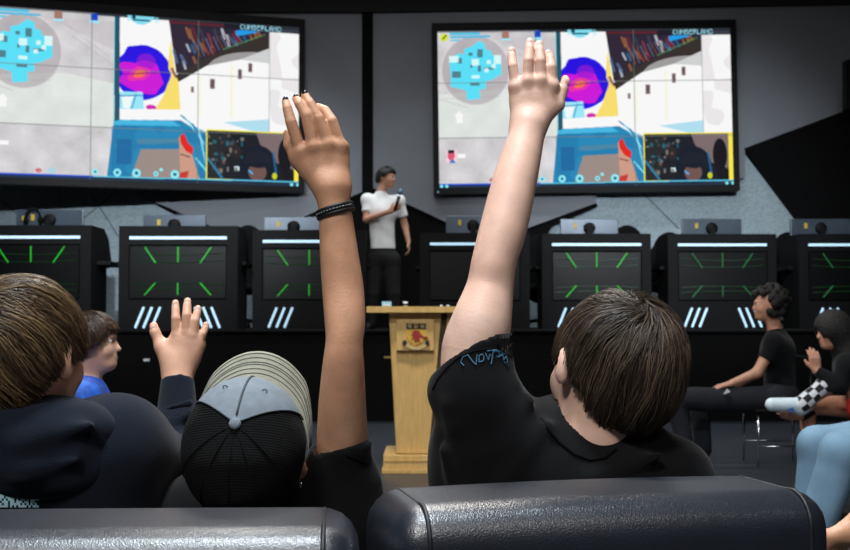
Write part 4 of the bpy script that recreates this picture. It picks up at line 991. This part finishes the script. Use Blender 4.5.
# ---------------------------------------------------------------- generic clothed figure
def figure(name, label, J, s, skin, top, bottom, shoe, h, R, hc, nbp, sleeves=.45, longtop=False, handsd=None, hemz=None, legs=True, shoeop=None, curl=.4, tr=.5, lr=1.0):
    t = ws(name, label, 'person', (J['pel'][0], J['pel'][1], J.get('base', 0)))
    A = {k: np.asarray(v, float) for k, v in J.items() if k != 'base'}; A_ = A
    S = Field(); head_ops(S, hc, R, s, nbp, .05)
    ax = nrm(A['shR']-A['shL']); fw = nrm(np.cross(A['nk']-A['pel'], ax))
    def torso(S, o):
        S.cone(A['shL'], A['shR'], .048*s+o, .048*s+o, .03)
        mid = A['nk']*.72+A['pel']*.28
        S.cone(mid-ax*.06*s, mid+ax*.06*s, .105*s+o, .105*s+o, .06, (fw, .8)); S.cone(mid, A['pel'], .12*s+o, .12*s+o, .05, (fw, .8)); S.cone(A['nk']-np.array((0, 0, .02)), mid, .05*s+o, .10*s+o, .04)
        S.cone(A['shL'], mid, .05*s+o, .09*s+o, .04); S.cone(A['shR'], mid, .05*s+o, .09*s+o, .04)
    torso(S, -.008)
    for q in 'LR':
        S.cone(A['sh'+q], A['el'+q], .046*s, .037*s, .02); S.cone(A['el'+q], A['wr'+q], .037*s, .025*s, .015)
        d, th, n = handsd[q]; hand_ops(S, A['wr'+q], d, th, n, .95*s, curl, max(.004, h*.6))
    if legs:
        for q in 'LR':
            S.cone(A['pel'], A['hip'+q], .1*s, .085*s, .03); S.cone(A['hip'+q], A['kn'+q], .08*s*lr, .055*s*lr, .02); S.cone(A['kn'+q], A['an'+q], .055*s*lr, .036*s, .02)
            S.cone(A['an'+q], A['toe'+q], .034*s, .026*s, .02)
    obj('body', S.mesh(h), skin, t, True); eyes(t, hc, R, s, M_eye, M_iris)
    S = Field(); torso(S, .014*s)
    for q in 'LR':
        e = A['sh'+q]*(1-sleeves)+A['el'+q]*sleeves if not longtop else A['el'+q]
        S.cone(A['sh'+q], e, .06*s, .056*s, .03, None, not longtop)
        if longtop: S.cone(A['el'+q], A['wr'+q], .05*s, .036*s, .02, None, True)
    S.disp(folds(.004, 22, 5))
    if hemz is not None: S.plane((0, 0, hemz), (0, 0, -1), .004)
    S.ell(nbp+(A['nk']-A['pel'])*.08, .056*s, None, .004, op='s')
    top_o = obj('tshirt' if not longtop else 'hoodie', S.mesh(h*.9), top, t, True)
    S = Field(); S.cone(A['pel']+(A['nk']-A['pel'])*.12, A['pel'], .118*s, .125*s, .03, (fw, .85))
    for q in 'LR':
        S.cone(A['pel'], A['hip'+q], .12*s, .1*s, .04); S.cone(A['hip'+q], A['kn'+q], .098*s*lr, .076*s*lr, .04)
        if tr >= 1: S.cone(A['kn'+q], A['an'+q], .074*s*lr, .058*s*lr, .02, None, True)
    if tr < 1:
        S = Field(); S.cone(A['pel']+(A['nk']-A['pel'])*.12, A['pel'], .118*s, .125*s, .03, (fw, .85))
        for q in 'LR': S.cone(A['pel'], A['hip'+q], .12*s, .1*s, .04); S.cone(A['hip'+q], A['hip'+q]*(1-tr)+A['kn'+q]*tr, .1*s, .086*s, .03, None, True)
    S.disp(folds(.004, 20, 7)); obj('trousers' if tr >= 1 else 'shorts', S.mesh(h), bottom, t, True)
    for q in 'LR':
        S = Field(); a, b = A['an'+q], A['toe'+q]; S.cone(a, a+np.array((0, 0, -.02)), .044*s, .044*s, 0); S.cone(a+(b-a)*.02, b, .048*s, .043*s, .02); S.cone(a, a*2-b*1+(b-a)*.75, .04*s, .038*s, .02)
        o = obj('shoe', S.mesh(max(.004, h*.8)), shoe, t, True)
    return t, top_o
# presenter on the stage
D = 11.9; px = lambda x, y, dd=0: P(x, y, D+dd)
hc = px(386.5, 177.5); Rp = frame((.86, -.50, .06), (.02, 0, 1)); nb = px(380.5, 194)
J = dict(nk=px(381, 193), pel=px(383, 258), shL=px(399, 201, .03), shR=px(367.5, 200, -.02), elL=px(405, 226, .06), elR=px(366.5, 219.5, -.08), wrL=px(408.5, 242, -.02), wrR=px(390, 211.5, -.28),
         hipL=px(391, 260), hipR=px(375, 260), knL=px(393, 293, -.02), knR=px(373, 293, -.03), anL=px(394, 324, .02), anR=px(371, 324, .02), toeL=px(398, 327.5, -.12), toeR=px(366, 327.5, -.12), base=.88)
t, top = figure('person', 'person on the stage in white t-shirt and black trousers talking into a microphone', J, 1.0, M_skinD, M_wtee, M_trous, M_dshoe, .0085, Rp, hc, nb, .62,
    handsd={'R': ((.75, -.1, .45), (0, -.2, 1), (.1, 1, 0)), 'L': ((.1, -.2, -1), (0, -1, .1), (-1, 0, 0))}, hemz=px(383, 249)[2], tr=1, curl=.55)
hair(t, hc, Rp, (.088, .108, .106), .10, (0, -.4, .9), smooth_lim(-.55, -.05, .42), 2600, M_hair, 1.6, .8, .003, 8, (14, 11, 10), (30, 24, 20), (0, -.008, .014), .12, .3)
m_ = ws('microphone', 'handheld black microphone with blue-grey grille held by the presenter', 'microphone', px(396, 206, -.3))
obj('handle', tube([px(394.5, 211, -.34), px(399.2, 196, -.36)], [.014, .019], 12), M_mic, m_, True); obj('grille', ball(px(400.3, 192, -.36), (.026, .026, .034), None, 14, 10), M_micg, m_, True)
# seated curly haired person on a chrome chair
D = 7.6
hc = P(768, 305, D); Rq = frame((-1, .12, -.02), (.02, 0, 1)); nb = P(775, 330, D)
J = dict(nk=P(776, 332, D), pel=P(781, 398, D), shL=P(774, 343, D-.14), shR=P(776, 343, D+.14), elL=P(757, 373, D-.16), elR=P(757, 373, D+.16), wrL=P(731, 383.5, D-.12), wrR=P(736, 385, D+.1),
         hipL=P(776, 400, D-.09), hipR=P(776, 400, D+.09), knL=P(676, 399, D-.11), knR=P(699, 400, D+.12), anL=P(686, 448, D-.11), anR=P(703, 451, D+.1), toeL=P(672, 455, D-.12), toeR=P(690, 457, D+.1), base=0)
t, top = figure('person', 'person with dark curly hair in black t-shirt sitting sideways, hand on the knee', J, .97, M_skinD, M_tee, M_navy, M_dshoe, .008, Rq, hc, nb, .55,
    handsd={'L': ((-1, .1, -.25), (-.2, 1, .1), (0, .1, -1)), 'R': ((-1, -.1, -.25), (-.2, -1, .1), (0, .1, -1))}, tr=1)
S = Field(); g = np.random.default_rng(4)
for i in range(230):
    d = g.normal(size=3); d /= np.linalg.norm(d)
    if d[1] > .25 and d[2] < .45 or d[2] < -.75: continue
    S.ell(hc+Rq@(d*np.array((.096, .116, .112))+np.array((0, -.018, .022))), g.uniform(.014, .030), None, .004)
obj('curly_hair', S.mesh(.006), M_hair2, t, True)
BV = bvh(top); decal('chest_mark', BV, [[(757.3, 352), (759, 348.5), (760, 350), (761.5, 352.5), (764, 353.5), (760, 353), (757, 354.5)]], M_white, top, .003)
obj('knee_mark', prism([(P(716, 392, D)[0], P(716, 392, D)[2]), (P(722, 390, D)[0], P(722, 390, D)[2]), (P(719, 387, D)[0], P(719, 387, D)[2])], 'y', D-.21, D-.196), M_white, t)
chair('black chair with chrome legs under the curly-haired person', (P(772, 400, D)[0]+.02, D, 0), math.radians(90), .86)
# cross-legged person with checkered socks
D = 6.0
hc = P(832, 331, D); Rr = frame((-.98, -.15, -.12), (-.12, 0, 1)); nb = P(842, 352, D)
J = dict(nk=P(846, 356, D), pel=P(872, 408, D), shL=P(848, 366, D-.13), shR=P(850, 364, D+.13), elL=P(840, 386, D-.14), elR=P(840, 396, D+.2), wrL=P(817, 371, D-.08), wrR=P(801, 416, D+.0),
         hipL=P(864, 406, D-.08), hipR=P(864, 407, D+.08), knL=P(852, 372, D-.08), knR=P(806, 405, D+.06), anL=P(801, 405, D-.08), anR=P(814, 482, D+.06), toeL=P(772, 404.5, D-.08), toeR=P(806, 495, D+.04), base=0)
t, top = figure('person', 'person in black hoodie and red shorts, crossed leg in checkered sock and white shoe', J, .84, M_skinD, M_tee, M_redc, M_shoe, .0065, Rr, hc, nb, .5, True,
    handsd={'R': ((-1, .1, .1), (0, -.3, 1), (0, .2, 1)), 'L': ((-.2, -.1, 1), (-1, 0, .2), (-.2, 1, 0))}, tr=.28)
S = Field(); S.ell(hc+Rr@np.array((0, -.01, .02)), (.085, .105, .10), Rr, 0); S.cone(hc+Rr@np.array((0, -.05, -.03)), nb+np.array((.03, 0, -.02)), .075, .08, .04); S.ell(hc+Rr@np.array((0, .118, -.035)), (.05, .05, .075), Rr, .01, op='s')
obj('dark_hair', S.mesh(.006), M_hair2, t, True)
# checkered sock along the crossed shin: grid with checks
def sock(a, b, r0, r1, nz, na, parent):
    a, b = np.array(a), np.array(b); ax = nrm(b-a); e1 = nrm(np.cross(ax, (0, 1, 0))); e2 = np.cross(ax, e1); V = []; Fc = []; cols = []
    K = 3
    for i in range(nz*K):
        for k in range(na*K):
            n = len(V)
            for ii, kk in ((i, k), (i+1, k), (i+1, k+1), (i, k+1)):
                u = ii/(nz*K); r = r0+(r1-r0)*u+.004*math.sin(u*9); an = 2*math.pi*kk/(na*K); V.append(tuple(a+(b-a)*u+r*(e1*math.cos(an)+e2*math.sin(an))))
                cols.append((.6, .62, .66, 1) if (i//K+k//K) % 2 else (.008, .008, .01, 1))
            Fc.append((n, n+1, n+2, n+3))
    return obj('checkered_sock', (V, Fc), M_check, parent, False, cols)
sock(P(798.5, 407.5, D-.085), P(833, 378, D-.085), .042, .050, 6, 8, t)
obj('shoe_mark', prism([(P(x, y, D)[0], P(x, y, D)[2]) for x, y in ((781, 407), (785, 405.5), (786, 409), (782, 410.5))], 'y', D-.129, D-.118), mat('blue_shoe_mark', (40, 90, 160), .6, var=(20, .1)), t)
chair('black chair with chrome legs under the cross-legged person in red shorts', (P(868, 400, D)[0]+.02, D, 0), math.radians(90), .8)
# person in pale jeans at the right edge
D = 3.2
hc = P(905, 235, D); Rs = frame((-1, .1, 0), (0, 0, 1)); nb = P(912, 275, D)
J = dict(nk=P(916, 285, D), pel=P(925, 430, D), shL=P(916, 310, D-.15), shR=P(916, 310, D+.15), elL=P(915, 390, D-.2), elR=P(915, 390, D+.2), wrL=P(905, 412, D-.1), wrR=P(908, 410, D+.12),
         hipL=P(915, 440, D-.09), hipR=P(915, 436, D+.09), knL=P(842, 452, D-.10), knR=P(818, 446, D+.10), anL=P(803, 545, D-.08), anR=P(812, 560, D+.12), toeL=P(780, 632, D-.08), toeR=P(760, 632, D+.1), base=0)
J['anL'] = P(790, 600, D-.08); J['anR'] = P(800, 610, D+.1); J['toeL'] = P(755, 628, D-.08); J['toeR'] = P(768, 632, D+.1)
t, top = figure('person', 'person at the right edge in pale blue jeans, sitting with bent knees', J, .92, M_skinC, M_tee, M_jeans, M_shoe, .0075, Rs, hc, nb, .5,
    handsd={'L': ((-1, 0, -.2), (0, 1, 0), (0, 0, -1)), 'R': ((-1, 0, -.2), (0, -1, 0), (0, 0, -1))}, tr=1, lr=.86)
hair(t, hc, Rs, (.082, .1, .1), .09, (0, -.4, .9), smooth_lim(-.6, -.1, .4), 1500, M_hair, 1.7, .8, .002, 12, (40, 30, 24), (80, 60, 42), (0, -.008, .012))
chair('black chair with chrome legs under the person in pale jeans', (P(925, 400, D)[0], D, 0), math.radians(90), .95)
# bare forearm of another person beside the sofa end
D = 1.95
hc = P(985, 330, D); Rt = frame((-.9, .4, 0), (0, 0, 1)); nb = P(990, 385, D)
J = dict(nk=P(992, 392, D), pel=(1.02, 2.0, .50), shL=P(970, 425, D-.1), shR=P(975, 425, D+.14), elL=P(905, 490, D-.04), elR=P(925, 510, D+.2), wrL=P(848, 533, D-.02), wrR=P(870, 560, D+.15),
         hipL=(.99, 1.92, .48), hipR=(.99, 2.08, .48), knL=(.70, 2.0, .48), knR=(.72, 2.2, .48), anL=(.70, 2.0, .085), anR=(.70, 2.22, .085), toeL=(.56, 2.02, .05), toeR=(.56, 2.24, .05), base=0)
t, top = figure('person', 'person mostly outside the right edge, only bare forearm and hand beside the sofa end', J, .9, M_skinA, M_tee, M_navy, M_dshoe, .006, Rt, hc, nb, .5,
    handsd={'L': ((-.75, .2, -.7), (-.3, -.5, .6), (-.2, .8, -.6)), 'R': ((-1, 0, -.3), (0, -1, 0), (0, 0, -1))}, tr=1)
hair(t, hc, Rt, (.082, .1, .1), .09, (0, -.4, .9), smooth_lim(-.6, -.1, .4), 1200, M_hair, 1.7, .8, .002, 13, (40, 30, 24), (80, 60, 42), (0, -.008, .012))
chair('black chair with chrome legs for the person outside the right edge', (1.02, 2.0, 0), math.radians(80), .95)
# child in profile in bright blue top, beyond the hoodie boy
D = 3.4
hc = P(92, 344, D); Ru = frame((.98, .1, .12), (-.1, 0, 1)); nb = P(88, 378, D)
J = dict(nk=P(86, 383, D), pel=P(70, 500, D), shL=P(84, 398, D+.12), shR=P(80, 398, D-.12), elL=P(100, 450, D+.15), elR=P(96, 452, D-.15), wrL=P(128, 470, D+.08), wrR=P(128, 472, D-.08),
         hipL=P(74, 502, D+.07), hipR=P(74, 502, D-.07), knL=P(165, 500, D+.09), knR=P(165, 500, D-.09), anL=P(170, 612, D+.09), anR=P(170, 612, D-.09), toeL=P(205, 622, D+.09), toeR=P(205, 622, D-.09), base=0)
t, top = figure('person', 'person in profile with brown bowl-cut hair and bright blue top, beyond the hoodie boy', J, .78, M_skinC, M_blue, M_navy, M_shoe, .006, Ru, hc, nb, .5,
    handsd={'L': ((1, 0, -.2), (0, -1, 0), (0, 0, -1)), 'R': ((1, 0, -.2), (0, 1, 0), (0, 0, -1))}, tr=1)
hair(t, hc, Ru, (.076, .092, .090), .085, (0, -.3, .9), smooth_lim(-.75, -.15, .34), 3500, M_hair, 1.9, .8, .0012, 14, (44, 32, 24), (96, 70, 48), (0, -.008, .010), .08, .4)
chair('black chair with chrome legs under the person in bright blue top', (P(68, 400, D)[0], D, 0), math.radians(-90), .93)
# ================================================================ lights of the room, with wall fills added over the stage
def spot(label, x, y, tx, tz, e, ang):
    t = empty('stage_spotlight', (x, y, 5.6)); tag(t, label, 'spotlight', 'spotlights aimed at the stage')
    d = Vector((tx-x, 13.8-y, tz-3.9)).normalized(); p = np.array((0, 0, -1.7)); q = np.array(d)
    obj('mount', tube([(0, 0, 0), (0, 0, -1.7)], .02, 8), M_black, t); obj('lamp_can', tube([p-q*.16, p+q*.02], [.07, .09], 16), M_black, t, True)
    obj('lens', tube([p+q*.018, p+q*.024], .08, 16), M_lampg, t)
    l = bpy.data.lights.new('stage_spot_light', 'SPOT'); l.energy = e; l.spot_size = ang; l.spot_blend = 1; l.shadow_soft_size = .08; l.color = (.86, .94, 1)
    o = bpy.data.objects.new('light_source', l); C.objects.link(o); o.parent = t; o.location = tuple(p+q*.12); o.rotation_euler = d.to_track_quat('-Z', 'Y').to_euler()
spot('spotlight on the left aimed at the stage', -2.6, 4.5, -3.2, 1.9, 1900, math.radians(38))
spot('spotlight on the right aimed at the stage', 2.6, 4.5, 3.0, 1.9, 1900, math.radians(38))
def lamp(label, x, y, sx, sy, e, col=(1, .98, .95), spread=math.pi):
    t = empty('ceiling_lamp', (x, y, 5.55)); tag(t, label, 'ceiling lamp', 'ceiling lamps above the audience')
    obj('housing', box(-sx/2-.05, sx/2+.05, -sy/2-.05, sy/2+.05, -.06, .05), M_ceil, t)
    obj('diffuser', box(-sx/2, sx/2, -sy/2, sy/2, -.075, -.055), M_lampg, t)
    l = bpy.data.lights.new('ceiling_lamp_light', 'AREA'); l.shape = 'RECTANGLE'; l.size = sx; l.size_y = sy; l.energy = e; l.color = col; l.spread = spread
    o = bpy.data.objects.new('light_source', l); C.objects.link(o); o.parent = t; o.location = (0, 0, -.09)
lamp('ceiling lamp panel above the sofas', -.3, 1.2, 1.2, .8, 270, (.84, .93, 1))
lamp('ceiling lamp panel behind the camera, left side', -1.8, -2.6, 1.2, .8, 300)
lamp('ceiling lamp panel behind the camera, right side', 1.8, -2.6, 1.2, .8, 90)
lamp('ceiling lamp panel above the lectern', -.2, 5.2, 1.2, .6, 210, (1, .97, .92))
lamp('added unseen lamp panel over the stage front, washing the wall', -.4, 9.0, 3.0, .4, 70, (.93, .97, 1))  # unseen panel, added to wash the wall behind the stage
lamp('added unseen lamp panel over the stage back, brightening the lower wall', -.4, 11.7, 9.0, .3, 90, (.88, .95, 1), 1.9)  # invented panel; limited spread brightens the lower wall and keeps its top dark
# ================================================================ camera and view
cam = bpy.data.cameras.new('camera'); co = bpy.data.objects.new('camera', cam); C.objects.link(co)
cam.sensor_width = 36; cam.lens = 36*F/850; co.location = (0, 0, CAMZ); co.rotation_euler = (math.pi/2+PITCH, 0, 0)
cam.dof.use_dof = True; cam.dof.focus_distance = 1.66; cam.dof.aperture_fstop = 12; cam.clip_start = .05
sc = bpy.context.scene; sc.camera = co
wd = bpy.data.worlds.new('room_air'); sc.world = wd; wd.use_nodes = True; wd.node_tree.nodes['Background'].inputs[0].default_value = (.01, .011, .013, 1)
sc.view_settings.view_transform = 'Standard'; sc.view_settings.look = 'None'; sc.view_settings.gamma = 1; sc.view_settings.exposure = 0; sc.view_settings.use_curve_mapping = False
for o in bpy.data.objects:
    if '_w' in o: del o['_w']
